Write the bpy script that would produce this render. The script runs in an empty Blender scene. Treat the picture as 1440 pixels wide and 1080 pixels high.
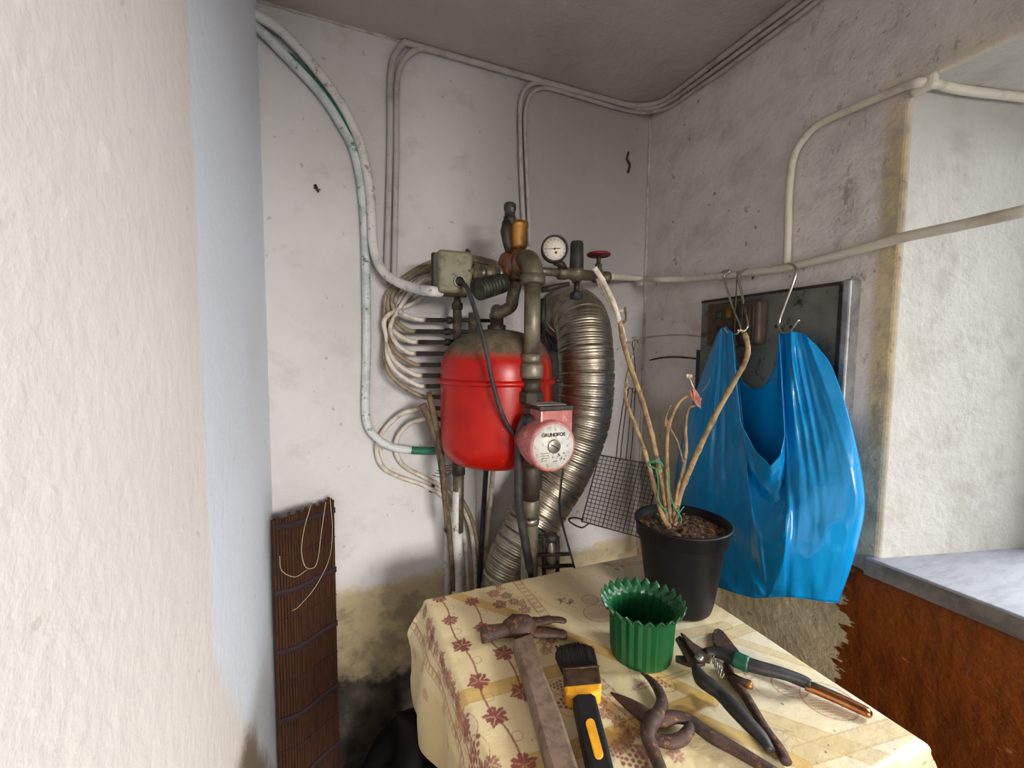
import bpy, bmesh, math, random
import numpy as np
from mathutils import Vector, Matrix, noise as mnoise
random.seed(7); rng = np.random.default_rng(7)
sc = bpy.context.scene
C = sc.collection
PI = math.pi

# ------------------------------------------------------------------ camera, world, lights, exposure
CZ = 1.31
F = 600.0; YAW = math.radians(22.6); PIT = math.radians(4.0); ROLL = math.radians(0.5)
_fw = Vector((math.sin(YAW)*math.cos(PIT), math.cos(YAW)*math.cos(PIT), -math.sin(PIT)))
_rt0 = Vector((math.cos(YAW), -math.sin(YAW), 0)); _up0 = _rt0.cross(_fw)
_rt = math.cos(ROLL)*_rt0 + math.sin(ROLL)*_up0
_up = -math.sin(ROLL)*_rt0 + math.cos(ROLL)*_up0
cam = bpy.data.cameras.new('camera'); cam.sensor_width = 36; cam.lens = 36*F/1440
cam.clip_start = 0.01
co = bpy.data.objects.new('camera', cam); C.objects.link(co)
m = Matrix((_rt, _up, -_fw)).transposed().to_4x4(); m.translation = (0, 0, CZ); co.matrix_world = m
sc.camera = co

sc.view_settings.view_transform = 'Standard'; sc.view_settings.look = 'None'
sc.view_settings.gamma = 1; sc.view_settings.use_curve_mapping = False
sc.view_settings.exposure = 0.7

w = bpy.data.worlds.new('world'); sc.world = w; w.use_nodes = True
w.node_tree.nodes['Background'].inputs[0].default_value = (0.86, 0.93, 1.0, 1)
w.node_tree.nodes['Background'].inputs[1].default_value = 0.7

def area(name, loc, aim, sx, sy, power, col):
    l = bpy.data.lights.new(name, 'AREA'); l.shape = 'RECTANGLE'; l.size = sx; l.size_y = sy
    l.energy = power; l.color = col
    o = bpy.data.objects.new(name, l); C.objects.link(o); o.location = loc
    d = Vector(aim) - Vector(loc); o.rotation_euler = d.to_track_quat('-Z', 'Y').to_euler()
    return o
area('window_daylight', (1.85, 0.02, 1.95), (0.0, 0.35, 0.95), 0.9, 0.8, 82.0, (0.90, 0.95, 1.0))
area('doorway_daylight', (0.65, -2.60, 1.68), (0.30, 0.4, 0.90), 1.0, 0.7, 120.0, (1.0, 0.95, 0.90))

bl = bpy.data.lights.new('fill_light', 'POINT'); bl.energy = 5.0; bl.shadow_soft_size = 0.06; bl.color = (1.0, 0.95, 0.9)  # unseen lamp added behind the camera as fill for right wall and ceiling
bo = bpy.data.objects.new('fill_light', bl); C.objects.link(bo); bo.location = (0.02, -0.95, 1.50)

# ------------------------------------------------------------------ pixel helpers (a pixel becomes a point on a real plane)
YB, XR, XL = 0.976, 0.808, -0.123
ZT = 0.907          # table top
ZC = 1.972          # ceiling
CAM = Vector((0, 0, CZ))
def ray(x, y): return _fw + _rt*((x-720)/F) - _up*((y-540)/F)
def _pl(x, y, ax, v):
    r = ray(x, y); return CAM + r*((v - CAM[ax])/r[ax])
def B(x, y, off=0.0): return _pl(x, y, 1, YB-off)
def R(x, y, off=0.0): return _pl(x, y, 0, XR-off)
def T(x, y, h=0.0): return _pl(x, y, 2, ZT+h)
def Y(x, y, v): return _pl(x, y, 1, v)
def D(x, y, d): return CAM + ray(x, y)*d

def lin(c):
    return tuple(((v/255)/12.92 if v/255 <= 0.04045 else ((v/255+0.055)/1.055)**2.4) for v in c)

# ------------------------------------------------------------------ objects
def tag(o, label=None, cat=None, group=None, kind=None):
    if label: o['label'] = label
    if cat: o['category'] = cat
    if group: o['group'] = group
    if kind: o['kind'] = kind
    return o
def thing(name, label, cat, loc=(0, 0, 0), group=None):
    o = bpy.data.objects.new(name, None); C.objects.link(o); o.location = loc; o.empty_display_size = 0.02
    return tag(o, label, cat, group)
def root_loc(p):
    v = Vector((0, 0, 0))
    while p is not None:
        v = v + Vector(p.location); p = p.parent
    return v
class MB:
    def __init__(s): s.v = []; s.f = []; s.sm = []
    def add(s, vs, fs, smooth=True):
        n = len(s.v); s.v += [tuple(v) for v in vs]
        for f in fs: s.f.append(tuple(i+n for i in f)); s.sm.append(smooth)
        return s
    # --- shapes
    def tube(s, pts, r, seg=10, zs=1.0, closed=False, up=None, cap=True):
        pts = [Vector(p) for p in pts]; n = len(pts)
        rs = [float(q) for q in r] if isinstance(r, (list, tuple)) else [float(r)]*n
        ts = []
        for i in range(n):
            a = pts[(i-1) % n] if (closed or i > 0) else pts[i]
            b = pts[(i+1) % n] if (closed or i < n-1) else pts[i]
            ts.append((b-a).normalized())
        if up is not None:
            ns = []
            for t in ts:
                k = Vector(up) - t*t.dot(Vector(up))
                ns.append(k.normalized() if k.length > 1e-6 else t.orthogonal().normalized())
        else:
            k = ts[0].orthogonal().normalized(); ns = [k]
            for i in range(1, n):
                k = k - ts[i]*k.dot(ts[i]); k.normalize(); ns.append(k)
        vs = []
        for i in range(n):
            bb = ts[i].cross(ns[i])
            for j in range(seg):
                a = 2*PI*j/seg
                vs.append(pts[i] + rs[i]*(math.cos(a)*bb + zs*math.sin(a)*ns[i]))
        fs = []
        for i in range(n if closed else n-1):
            for j in range(seg):
                i2 = (i+1) % n
                fs.append((i*seg+j, i*seg+(j+1) % seg, i2*seg+(j+1) % seg, i2*seg+j))
        if cap and not closed:
            fs.append(tuple(range(seg-1, -1, -1))); fs.append(tuple((n-1)*seg+j for j in range(seg)))
        return s.add(vs, fs)
    def lathe(s, prof, o, ax=(0, 0, 1), seg=24, smooth=True, cap=True):
        ax = Vector(ax).normalized(); u = ax.orthogonal().normalized(); v = ax.cross(u); o = Vector(o)
        vs = []
        for (r, h) in prof:
            for j in range(seg):
                a = 2*PI*j/seg
                vs.append(o + ax*h + r*(math.cos(a)*u + math.sin(a)*v))
        n = len(prof); fs = []
        for i in range(n-1):
            for j in range(seg):
                fs.append((i*seg+j, i*seg+(j+1) % seg, (i+1)*seg+(j+1) % seg, (i+1)*seg+j))
        if cap:
            fs.append(tuple(range(seg-1, -1, -1))); fs.append(tuple((n-1)*seg+j for j in range(seg)))
        return s.add(vs, fs, smooth)
    def box(s, c, sz, bev=0.0, rot=None, seg=2):
        bm = bmesh.new(); bmesh.ops.create_cube(bm, size=1)
        bmesh.ops.scale(bm, vec=Vector(sz), verts=bm.verts)
        if bev > 0: bmesh.ops.bevel(bm, geom=bm.edges[:], offset=bev, segments=seg, affect='EDGES', profile=0.5)
        if rot is not None: bmesh.ops.rotate(bm, cent=(0, 0, 0), matrix=rot, verts=bm.verts)
        bmesh.ops.translate(bm, vec=Vector(c), verts=bm.verts)
        bm.verts.index_update()
        s.add([v.co.copy() for v in bm.verts], [[v.index for v in f.verts] for f in bm.faces], False); bm.free(); return s
    def prism(s, pts, h, up=(0, 0, 1), bev=0.0, smooth=False):
        """polygon pts (list of Vector) extruded by h against up (pts are the top)"""
        up = Vector(up); bm = bmesh.new()
        vs = [bm.verts.new(Vector(p)) for p in pts]; f = bm.faces.new(vs)
        bm.normal_update()
        if f.normal.dot(up) < 0: f.normal_flip()
        r = bmesh.ops.extrude_face_region(bm, geom=[f])
        ev = [g for g in r['geom'] if isinstance(g, bmesh.types.BMVert)]
        bmesh.ops.translate(bm, vec=-up*h, verts=ev)
        bmesh.ops.recalc_face_normals(bm, faces=bm.faces)
        if bev > 0:
            top = [e for e in bm.edges if all(v in vs for v in e.verts)]
            bmesh.ops.bevel(bm, geom=top, offset=bev, segments=2, affect='EDGES', profile=0.5)
        bm.verts.index_update()
        s.add([v.co.copy() for v in bm.verts], [[v.index for v in f.verts] for f in bm.faces], smooth); bm.free(); return s
    def sphere(s, c, r, seg=14, rings=8, sc3=(1, 1, 1)):
        vs = [Vector(c)+Vector((0, 0, r*sc3[2]))]; fs = []
        for i in range(1, rings):
            a = PI*i/rings
            for j in range(seg):
                b = 2*PI*j/seg
                vs.append(Vector(c)+Vector((r*sc3[0]*math.sin(a)*math.cos(b), r*sc3[1]*math.sin(a)*math.sin(b), r*sc3[2]*math.cos(a))))
        vs.append(Vector(c)-Vector((0, 0, r*sc3[2])))
        for j in range(seg): fs.append((0, 1+j, 1+(j+1) % seg))
        for i in range(rings-2):
            for j in range(seg):
                a = 1+i*seg
                fs.append((a+j, a+seg+j, a+seg+(j+1) % seg, a+(j+1) % seg))
        e = len(vs)-1; a = 1+(rings-2)*seg
        for j in range(seg): fs.append((e, a+(j+1) % seg, a+j))
        return s.add(vs, fs)
    def grid(s, fn, nu, nv, smooth=True, flip=False):
        vs = [fn(i/nu, j/nv) for j in range(nv+1) for i in range(nu+1)]
        fs = []
        for j in range(nv):
            for i in range(nu):
                a = j*(nu+1)+i; q = (a, a+1, a+nu+2, a+nu+1)
                fs.append(q[::-1] if flip else q)
        return s.add(vs, fs, smooth)
    def build(s, name, mat, parent=None, origin=None):
        o0 = root_loc(parent) if parent is not None else Vector([float(q) for q in origin] if origin is not None else (0, 0, 0))
        me = bpy.data.meshes.new(name)
        me.from_pydata([(v[0]-o0[0], v[1]-o0[1], v[2]-o0[2]) for v in s.v], [], s.f)
        me.polygons.foreach_set('use_smooth', s.sm); me.update()
        if mat is not None: me.materials.append(mat)
        o = bpy.data.objects.new(name, me); C.objects.link(o)
        if parent is not None: o.parent = parent
        else: o.location = o0
        return o
def spline(pts, n=8):
    """Catmull-Rom through points (Vectors or tuples of any length)"""
    P = [np.array(p, float) for p in pts]; out = []
    for i in range(len(P)-1):
        p0 = P[i-1] if i > 0 else 2*P[0]-P[1]; p1 = P[i]; p2 = P[i+1]
        p3 = P[i+2] if i+2 < len(P) else 2*P[-1]-P[-2]
        for k in range(n):
            t = k/n
            out.append(0.5*((2*p1)+(-p0+p2)*t+(2*p0-5*p1+4*p2-p3)*t*t+(-p0+3*p1-3*p2+p3)*t**3))
    out.append(P[-1]); return out
def V3(l): return [Vector(p[:3]) for p in l]
def recalc(o):
    bm = bmesh.new(); bm.from_mesh(o.data); bmesh.ops.recalc_face_normals(bm, faces=bm.faces); bm.to_mesh(o.data); bm.free(); return o
def bevel(o, wd, seg=2):
    md = o.modifiers.new('bevel', 'BEVEL'); md.width = wd; md.segments = seg; md.limit_method = 'ANGLE'; return o

# ------------------------------------------------------------------ materials
class N:
    def __init__(s, name, rough=0.6, metal=0.0, spec=0.5):
        s.m = bpy.data.materials.new(name); s.m.use_nodes = True; s.t = s.m.node_tree; s.n = s.t.nodes
        s.b = s.n['Principled BSDF']; s.b.inputs['Roughness'].default_value = rough
        s.b.inputs['Metallic'].default_value = metal; s.b.inputs['Specular IOR Level'].default_value = spec
    def new(s, t, **k):
        nd = s.n.new(t)
        for a, v in k.items(): setattr(nd, a, v)
        return nd
    def link(s, a, b): s.t.links.new(a, b)
    def val(s, x, sock):
        if hasattr(x, 'links'): s.link(x, sock)
        else: sock.default_value = x
    def coord(s, world=False):
        if world: return s.new('ShaderNodeNewGeometry').outputs['Position']
        return s.new('ShaderNodeTexCoord').outputs['Object']
    def noise(s, co, scale, detail=4, rough=0.6, stretch=None):
        if stretch:
            mp = s.new('ShaderNodeMapping'); s.link(co, mp.inputs[0]); mp.inputs['Scale'].default_value = stretch; co = mp.outputs[0]
        nz = s.new('ShaderNodeTexNoise'); s.link(co, nz.inputs['Vector'])
        nz.inputs['Scale'].default_value = scale; nz.inputs['Detail'].default_value = detail; nz.inputs['Roughness'].default_value = rough
        return nz.outputs['Fac']
    def math(s, op, a, b=0.0, clamp=False):
        nd = s.new('ShaderNodeMath', operation=op); nd.use_clamp = clamp; s.val(a, nd.inputs[0]); s.val(b, nd.inputs[1]); return nd.outputs[0]
    def step(s, x, lo, hi):
        nd = s.new('ShaderNodeMapRange', interpolation_type='SMOOTHSTEP'); s.val(x, nd.inputs[0])
        nd.inputs[1].default_value = lo; nd.inputs[2].default_value = hi; return nd.outputs[0]
    def mix(s, f, a, b):
        nd = s.new('ShaderNodeMix', data_type='RGBA'); s.val(f, nd.inputs[0])
        for x, i in ((a, 6), (b, 7)):
            if hasattr(x, 'links'): s.link(x, nd.inputs[i])
            else: nd.inputs[i].default_value = (*lin(x), 1)
        return nd.outputs[2]
    def xyz(s, co):
        nd = s.new('ShaderNodeSeparateXYZ'); s.link(co, nd.inputs[0]); return nd.outputs
    def bump(s, h, dist, strength=1.0, prev=None):
        b = s.new('ShaderNodeBump'); s.link(h, b.inputs['Height']); b.inputs['Distance'].default_value = dist
        b.inputs['Strength'].default_value = strength
        if prev: s.link(prev, b.inputs['Normal'])
        return b.outputs[0]
    def out(s, col=None, nrm=None, rough=None):
        if col is not None: s.val(col if hasattr(col, 'links') else (*lin(col), 1), s.b.inputs['Base Color'])
        if nrm is not None: s.link(nrm, s.b.inputs['Normal'])
        if rough is not None: s.val(rough, s.b.inputs['Roughness'])
        return s.m
def simple(name, c, rough=0.5, metal=0.0, spec=0.5): return N(name, rough, metal, spec).out(c)
def dirty(name, c1, c2, scale=30, lo=0.4, hi=0.65, rough=0.6, metal=0.0, bump=0.0, c3=None, scale3=90, stretch=None, rough2=None):
    n = N(name, rough, metal); co = n.coord()
    a = n.noise(co, scale, 5, 0.65, stretch); f = n.step(a, lo, hi); col = n.mix(f, c1, c2)
    if c3 is not None:
        g = n.step(n.noise(co, scale3, 4, 0.7), 0.56, 0.66); col = n.mix(g, col, c3)
    nr = n.bump(n.noise(co, scale*4, 4, 0.7, stretch), bump) if bump > 0 else None
    if rough2 is not None:
        nd = n.new('ShaderNodeMapRange'); n.link(f, nd.inputs[0]); nd.inputs[3].default_value = rough; nd.inputs[4].default_value = rough2
        return n.out(col, nr, nd.outputs[0])
    return n.out(col, nr)

# plaster of the back wall: white paint, ochre dado, damp dark zone, soot over the flue
def plaster(name, kind):
    n = N(name, 0.85, 0, 0.25); P = n.coord(True); x, y, z = n.xyz(P)
    big = n.noise(P, 3.0, 5, 0.6); mid = n.noise(P, 14, 6, 0.65); fine = n.noise(P, 90, 5, 0.7); spk = n.noise(P, 55, 2, 0.5)
    white = n.mix(n.step(big, 0.35, 0.7), (203, 200, 199), (190, 186, 184))
    white = n.mix(n.math('MULTIPLY', n.step(mid, 0.52, 0.75), 0.45), white, (168, 163, 158))
    jag = n.math('ADD', n.math('MULTIPLY', n.math('SUBTRACT', mid, 0.5), 0.10), n.math('MULTIPLY', n.math('SUBTRACT', fine, 0.5), 0.03))
    zz = n.math('ADD', z, jag)
    col = white
    if kind == 'left':
        yy = n.math('ADD', y, n.math('MULTIPLY', n.math('SUBTRACT', mid, 0.5), 0.02))
        warm = n.mix(n.step(big, 0.3, 0.7), (232, 224, 217), (225, 217, 210))
        fresh = n.math('MULTIPLY', n.step(yy, 0.505, 0.525), n.step(n.math('ADD', zz, n.math('MULTIPLY', n.math('SUBTRACT', y, 0.55), 1.3)), 0.90, 0.97))
        col = n.mix(fresh, warm, (222, 229, 238))
        dado = n.math('SUBTRACT', 1.0, n.step(zz, 0.765, 0.80))
        col = n.mix(n.math('MULTIPLY', dado, n.math('SUBTRACT', 1.0, fresh)), col, (150, 138, 122))
        chips = n.math('MULTIPLY', n.step(spk, 0.72, 0.76), 0.3)
        col = n.mix(chips, col, (170, 158, 140))
        fl = n.math('MULTIPLY', n.step(n.noise(P, 17, 3, 0.55, (1, 1, 0.6)), 0.735, 0.75), 0.55); col = n.mix(fl, col, (238, 234, 226))
        h = n.math('ADD', n.noise(P, 75, 5, 0.6), n.math('MULTIPLY', n.noise(P, 28, 4, 0.6), 0.9))
        return n.out(col, n.bump(h, 0.0013))
    if kind in ('back', 'right'):
        # spalled, stained patches
        pit = n.step(n.noise(P, 38, 6, 0.75), 0.64, 0.70)
        col = n.mix(n.math('MULTIPLY', pit, 0.5), col, (130, 124, 116))
    if kind == 'back':
        d1 = n.math('SUBTRACT', 1.0, n.step(zz, 0.775, 0.80))
        ochre = n.mix(n.step(mid, 0.4, 0.65), (198, 184, 148), (166, 152, 124))
        ochre = n.mix(n.step(n.math('ADD', z, n.math('MULTIPLY', jag, 2.0)), 0.72, 0.79), n.mix(n.step(mid, 0.4, 0.6), (150, 138, 112), (188, 174, 136)), ochre)
        col = n.mix(d1, col, ochre)
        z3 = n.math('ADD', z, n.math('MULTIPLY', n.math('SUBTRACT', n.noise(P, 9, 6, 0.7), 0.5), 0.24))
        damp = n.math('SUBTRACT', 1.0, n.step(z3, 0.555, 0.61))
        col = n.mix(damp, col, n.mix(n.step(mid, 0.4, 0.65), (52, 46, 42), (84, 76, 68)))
        # soot cloud spreading up from the flue collar towards the corner
        dx = n.math('SUBTRACT', x, 0.60); dz = n.math('SUBTRACT', z, 1.72)
        r2 = n.math('ADD', n.math('MULTIPLY', n.math('MULTIPLY', dx, dx), 7.5), n.math('MULTIPLY', n.math('MULTIPLY', dz, dz), 4.0))
        so = n.math('MULTIPLY', n.math('SUBTRACT', 1.0, n.step(n.math('ADD', r2, n.math('MULTIPLY', n.math('SUBTRACT', big, 0.5), 0.9)), 0.0, 1.1)), 0.6)
        col = n.mix(so, col, (118, 110, 104))
        spots = n.math('MULTIPLY', n.step(spk, 0.72, 0.76), 0.4)
        col = n.mix(spots, col, (105, 98, 90))
    if kind == 'right':
        col = n.mix(0.6, col, n.mix(n.step(mid, 0.4, 0.7), (234, 228, 223), (208, 200, 194)))
        col = n.mix(n.math('MULTIPLY', n.step(zz, 1.25, 1.75), 0.15), col, (140, 132, 126))
        yj = n.math('ADD', y, n.math('MULTIPLY', n.math('SUBTRACT', mid, 0.5), 0.03))
        inner = n.step(x, 0.81, 0.815)       # inside the recess
        strip = n.math('MULTIPLY', n.math('SUBTRACT', 1.0, n.step(yj, 0.412, 0.430)), n.math('SUBTRACT', 1.0, n.step(zz, 1.60, 1.80)))
        col = n.mix(n.math('MULTIPLY', strip, 0.75), col, n.mix(n.step(mid, 0.4, 0.62), (196, 176, 122), (150, 138, 104)))
        # scraped paint around the panel
        scr = n.math('MULTIPLY', n.step(n.noise(P, 30, 6, 0.8, (1, 1.6, 0.8)), 0.56, 0.64), n.math('SUBTRACT', 1.0, n.step(y, 0.50, 0.62)))
        col = n.mix(n.math('MULTIPLY', scr, 0.55), col, (126, 116, 100))
        grn = n.math('SUBTRACT', 1.0, n.step(zz, 1.15, 1.22))
        col = n.mix(n.math('MULTIPLY', grn, 0.75), col, n.mix(n.step(mid, 0.4, 0.6), (160, 160, 148), (142, 140, 124)))
        dado = n.math('SUBTRACT', 1.0, n.step(zz, 0.86, 0.90))
        col = n.mix(n.math('MULTIPLY', dado, 0.9), col, n.mix(n.step(mid, 0.4, 0.6), (222, 205, 164), (198, 182, 142)))
        # brown oil paint under the sill with a ragged brushed edge
        br = n.math('ADD', n.math('MULTIPLY', n.math('SUBTRACT', n.noise(P, 26, 5, 0.7, (1, 0.5, 1.5)), 0.5), 0.10),
                    n.math('MULTIPLY', n.math('SUBTRACT', n.noise(P, 70, 3, 0.6, (1, 0.3, 1.5)), 0.5), 0.035))
        yb = n.math('ADD', y, br)
        brown = n.math('MULTIPLY', n.math('SUBTRACT', 1.0, n.step(yb, 0.432, 0.436)), n.math('SUBTRACT', 1.0, n.step(n.math('ADD', z, n.math('MULTIPLY', jag, 0.15)), 0.955, 0.958)))
        rust = n.mix(n.step(n.noise(P, 60, 4, 0.6, (1, 1, 0.2)), 0.4, 0.65), (128, 64, 16), (108, 52, 13))
        rust = n.mix(n.math('MULTIPLY', n.step(n.noise(P, 45, 3, 0.5, (1, 0.35, 1)), 0.68, 0.74), 0.5), rust, (196, 140, 90))
        col = n.mix(brown, col, rust)
        white2 = n.mix(n.step(mid, 0.45, 0.7), (182, 180, 174), (168, 164, 156))
        col = n.mix(inner, col, white2)
        sp = n.math('MULTIPLY', n.step(spk, 0.715, 0.75), n.math('SUBTRACT', 0.55, n.math('MULTIPLY', inner, 0.45))); col = n.mix(sp, col, (98, 90, 82))
        h = n.math('ADD', n.noise(P, 16, 6, 0.62), n.math('MULTIPLY', n.noise(P, 80, 4, 0.6), 0.35))
        return n.out(col, n.bump(h, 0.0045), n.math('SUBTRACT', 0.85, n.math('MULTIPLY', brown, 0.4)))
    if kind == 'ceiling':
        col = n.mix(n.step(big, 0.3, 0.7), (188, 178, 171), (166, 156, 150))
        h = n.noise(P, 60, 5, 0.6)
        return n.out(col, n.bump(h, 0.003))
    h = n.math('ADD', n.noise(P, 12, 6, 0.62), n.math('MULTIPLY', n.noise(P, 85, 4, 0.6), 0.3))
    return n.out(col, n.bump(h, 0.0035))

M = {}
M['back'] = plaster('back_plaster', 'back'); M['right'] = plaster('right_plaster', 'right')
M['left'] = plaster('left_plaster', 'left'); M['ceiling'] = plaster('ceiling_plaster', 'ceiling')
M['floor'] = dirty('concrete_floor', (96, 90, 82), (70, 64, 58), 8, rough=0.9, bump=0.002)
M['bead'] = dirty('plaster_bead', (190, 182, 174), (160, 150, 142), 30, rough=0.85, bump=0.001)
M['ceil_bead'] = dirty('sooty_bead', (190, 184, 178), (158, 150, 142), 30, rough=0.85, bump=0.001)
M['conduit'] = dirty('painted_conduit', (206, 203, 200), (178, 174, 170), 22, 0.5, 0.7, rough=0.6, c3=(140, 134, 128), scale3=60)
M['conduit_grey'] = dirty('sooty_conduit', (176, 168, 164), (146, 138, 133), 22, 0.45, 0.7, rough=0.7)
M['conduit_cream'] = dirty('cream_conduit', (206, 200, 186), (180, 170, 152), 20, 0.5, 0.7, rough=0.6)
M['green_pvc'] = dirty('green_pvc', (14, 92, 66), (40, 110, 88), 40, rough=0.5)
M['green_pipe'] = dirty('flaked_green_pipe', (196, 200, 198), (170, 180, 176), 30, 0.45, 0.6, rough=0.6, c3=(60, 120, 98), scale3=45)
M['tube'] = dirty('painted_tube', (204, 196, 184), (168, 156, 138), 40, 0.42, 0.62, rough=0.55)
M['tube_dark'] = dirty('bare_tube', (140, 124, 100), (96, 84, 66), 40, rough=0.5)
M['black'] = simple('black_plastic', (24, 24, 26), 0.45)
M['black_dusty'] = dirty('dusty_black', (30, 29, 28), (58, 54, 50), 40, rough=0.6)
M['rubber'] = dirty('black_rubber', (22, 21, 21), (44, 40, 38), 60, rough=0.55)
M['iron'] = dirty('grimy_iron', (104, 98, 80), (72, 68, 56), 26, 0.4, 0.65, rough=0.5, metal=0.45, bump=0.0006, c3=(132, 108, 76), scale3=50)
M['iron_dark'] = dirty('dark_iron', (66, 56, 46), (44, 38, 34), 30, rough=0.55, metal=0.4, bump=0.0006)
M['green_iron'] = dirty('green_black_iron', (52, 54, 42), (34, 36, 30), 40, rough=0.5, metal=0.3, bump=0.0006, c3=(86, 78, 56), scale3=60)
M['rustpipe'] = dirty('rusty_elbow', (126, 70, 38), (86, 66, 44), 28, 0.4, 0.62, rough=0.5, metal=0.35, bump=0.0006, c3=(150, 74, 30), scale3=40)
M['steelpipe'] = dirty('galvanised_pipe', (128, 122, 104), (96, 90, 74), 24, 0.4, 0.65, rough=0.45, metal=0.55, bump=0.0004, c3=(140, 110, 72), scale3=36)
M['brass'] = dirty('old_brass', (158, 112, 54), (104, 76, 42), 40, 0.4, 0.65, rough=0.45, metal=0.7)
M['nickel'] = dirty('worn_nickel', (150, 146, 136), (110, 104, 92), 30, rough=0.35, metal=0.8)
M['box'] = dirty('olive_box', (116, 112, 84), (92, 86, 60), 30, rough=0.5, c3=(76, 66, 46), scale3=60)
M['red_knob'] = dirty('red_knob', (128, 22, 26), (86, 18, 20), 60, rough=0.5)
M['pump_pink'] = dirty('faded_pump_paint', (182, 108, 102), (158, 92, 88), 40, rough=0.55, c3=(196, 140, 132), scale3=60)
M['pump_body'] = dirty('rusty_pump_body', (120, 74, 62), (86, 56, 44), 40, rough=0.6, bump=0.0006)
M['plate'] = dirty('nameplate', (208, 206, 198), (186, 182, 172), 60, rough=0.4, c3=(170, 150, 132), scale3=120)
M['ink'] = simple('printed_ink', (34, 32, 34), 0.6)
M['white'] = simple('white_face', (226, 218, 204), 0.5)
M['chrome'] = simple('steel_wire', (196, 192, 184), 0.22, 1.0)
M['dust'] = dirty('dust_layer', (150, 142, 130), (118, 110, 98), 60, rough=0.95)
def tank_mat():
    n = N('red_enamel', 0.26, 0, 0.3); P = n.coord(True); x, y, z = n.xyz(P)
    nz = n.noise(P, 40, 5, 0.7)
    zz = n.math('ADD', z, n.math('MULTIPLY', n.math('SUBTRACT', nz, 0.5), 0.03))
    d = n.step(zz, 1.294, 1.322)
    red = n.mix(n.step(n.noise(P, 30, 4), 0.4, 0.7), (172, 20, 6), (156, 15, 5))
    ch = n.step(n.noise(P, 110, 3), 0.70, 0.73); red = n.mix(ch, red, (190, 100, 76))
    col = n.mix(d, red, n.mix(n.step(nz, 0.4, 0.6), (108, 96, 78), (88, 78, 62)))
    return n.out(col, None, n.math('ADD', 0.28, n.math('MULTIPLY', d, 0.6)))
M['tank'] = tank_mat()
M['duct'] = dirty('aluminium_duct', (176, 168, 152), (140, 132, 116), 30, rough=0.3, metal=0.95, rough2=0.42)
M['collar'] = dirty('duct_collar', (150, 140, 128), (110, 100, 90), 40, rough=0.4, metal=0.6)
M['wire'] = dirty('rusty_wire', (58, 48, 40), (84, 66, 52), 60, rough=0.6, metal=0.4)
def bag_mat():
    n = N('blue_polythene', 0.24, 0, 0.6)
    P = n.coord(); nz = n.noise(P, 26, 4, 0.6, (1, 1, 0.3))
    col = n.mix(n.step(nz, 0.35, 0.7), (0, 156, 226), (0, 144, 216))
    n.out(col, n.bump(n.noise(P, 30, 3, 0.5, (1, 1, 0.3)), 0.0035))
    tr = n.new('ShaderNodeBsdfTranslucent'); n.link(col, tr.inputs[0])
    mx = n.new('ShaderNodeMixShader'); mx.inputs[0].default_value = 0.16
    n.link(n.b.outputs[0], mx.inputs[1]); n.link(tr.outputs[0], mx.inputs[2])
    n.link(mx.outputs[0], n.n['Material Output'].inputs[0]); return n.m
M['bag'] = bag_mat()
M['panel'] = dirty('grey_steel_panel', (120, 122, 116), (100, 102, 98), 14, rough=0.5, metal=0.25, c3=(80, 80, 74), scale3=40)
M['panel_edge'] = dirty('bright_steel_edge', (178, 180, 182), (140, 142, 144), 30, rough=0.35, metal=0.7)
M['brownbox'] = dirty('brown_bakelite', (74, 60, 46), (52, 42, 32), 30, rough=0.5)
M['navy'] = simple('navy_card', (20, 44, 76), 0.6)
M['stone'] = dirty('sill_stone', (140, 141, 148), (124, 125, 132), 20, rough=0.5, stretch=(1, 4, 1))
M['sill_edge'] = dirty('sill_edge', (116, 108, 98), (92, 86, 78), 30, rough=0.8, bump=0.001)
M['wood_old'] = dirty('grey_hammer_wood', (128, 106, 88), (94, 76, 62), 50, 0.4, 0.65, rough=0.7, bump=0.0005, stretch=(1, 1, 1))
M['wood'] = dirty('table_wood', (120, 86, 54), (92, 64, 40), 30, rough=0.7, stretch=(1, 6, 1))
M['stick'] = dirty('bark_stick', (110, 92, 66), (76, 62, 44), 40, rough=0.85, bump=0.001)
M['rust'] = dirty('brown_rust', (80, 58, 48), (56, 42, 37), 60, 0.38, 0.62, rough=0.65, metal=0.3, bump=0.0006, c3=(134, 84, 48), scale3=110)
M['bristle'] = simple('dark_bristle', (34, 29, 27), 0.9)
M['ferrule'] = dirty('tarry_ferrule', (86, 64, 46), (54, 42, 34), 60, rough=0.45, metal=0.3)
M['yellow'] = dirty('yellow_plastic', (238, 170, 38), (222, 152, 34), 60, rough=0.45)
M['copper'] = dirty('copper_chrome', (190, 130, 84), (150, 96, 60), 50, rough=0.2, metal=1.0)
M['green_band'] = dirty('green_tape', (22, 92, 64), (14, 72, 52), 60, rough=0.5)
M['green_pot'] = N('green_pot', 0.38).out((12, 76, 37))
M['black_pot'] = dirty('black_pot', (9, 10, 13), (15, 15, 19), 30, rough=0.5)
M['black_pot'].node_tree.nodes['Principled BSDF'].inputs['Specular IOR Level'].default_value = 0.3
M['soil'] = dirty('potting_soil', (108, 72, 46), (60, 40, 28), 90, 0.42, 0.58, rough=0.95, bump=0.004, c3=(150, 120, 92), scale3=160)
M['stem'] = dirty('dry_stem', (158, 132, 90), (112, 88, 60), 50, 0.4, 0.62, rough=0.75, bump=0.0005, c3=(86, 66, 50), scale3=80)
M['stem_pale'] = dirty('bleached_stem', (206, 196, 182), (160, 146, 128), 60, rough=0.8)
M['leaf_dry'] = dirty('dry_pink_leaf', (188, 118, 98), (140, 86, 72), 60, rough=0.8)
M['flower_dry'] = dirty('dry_flower', (214, 196, 168), (150, 120, 96), 90, rough=0.9)
M['twine'] = simple('green_twine', (34, 132, 96), 0.7)
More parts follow.
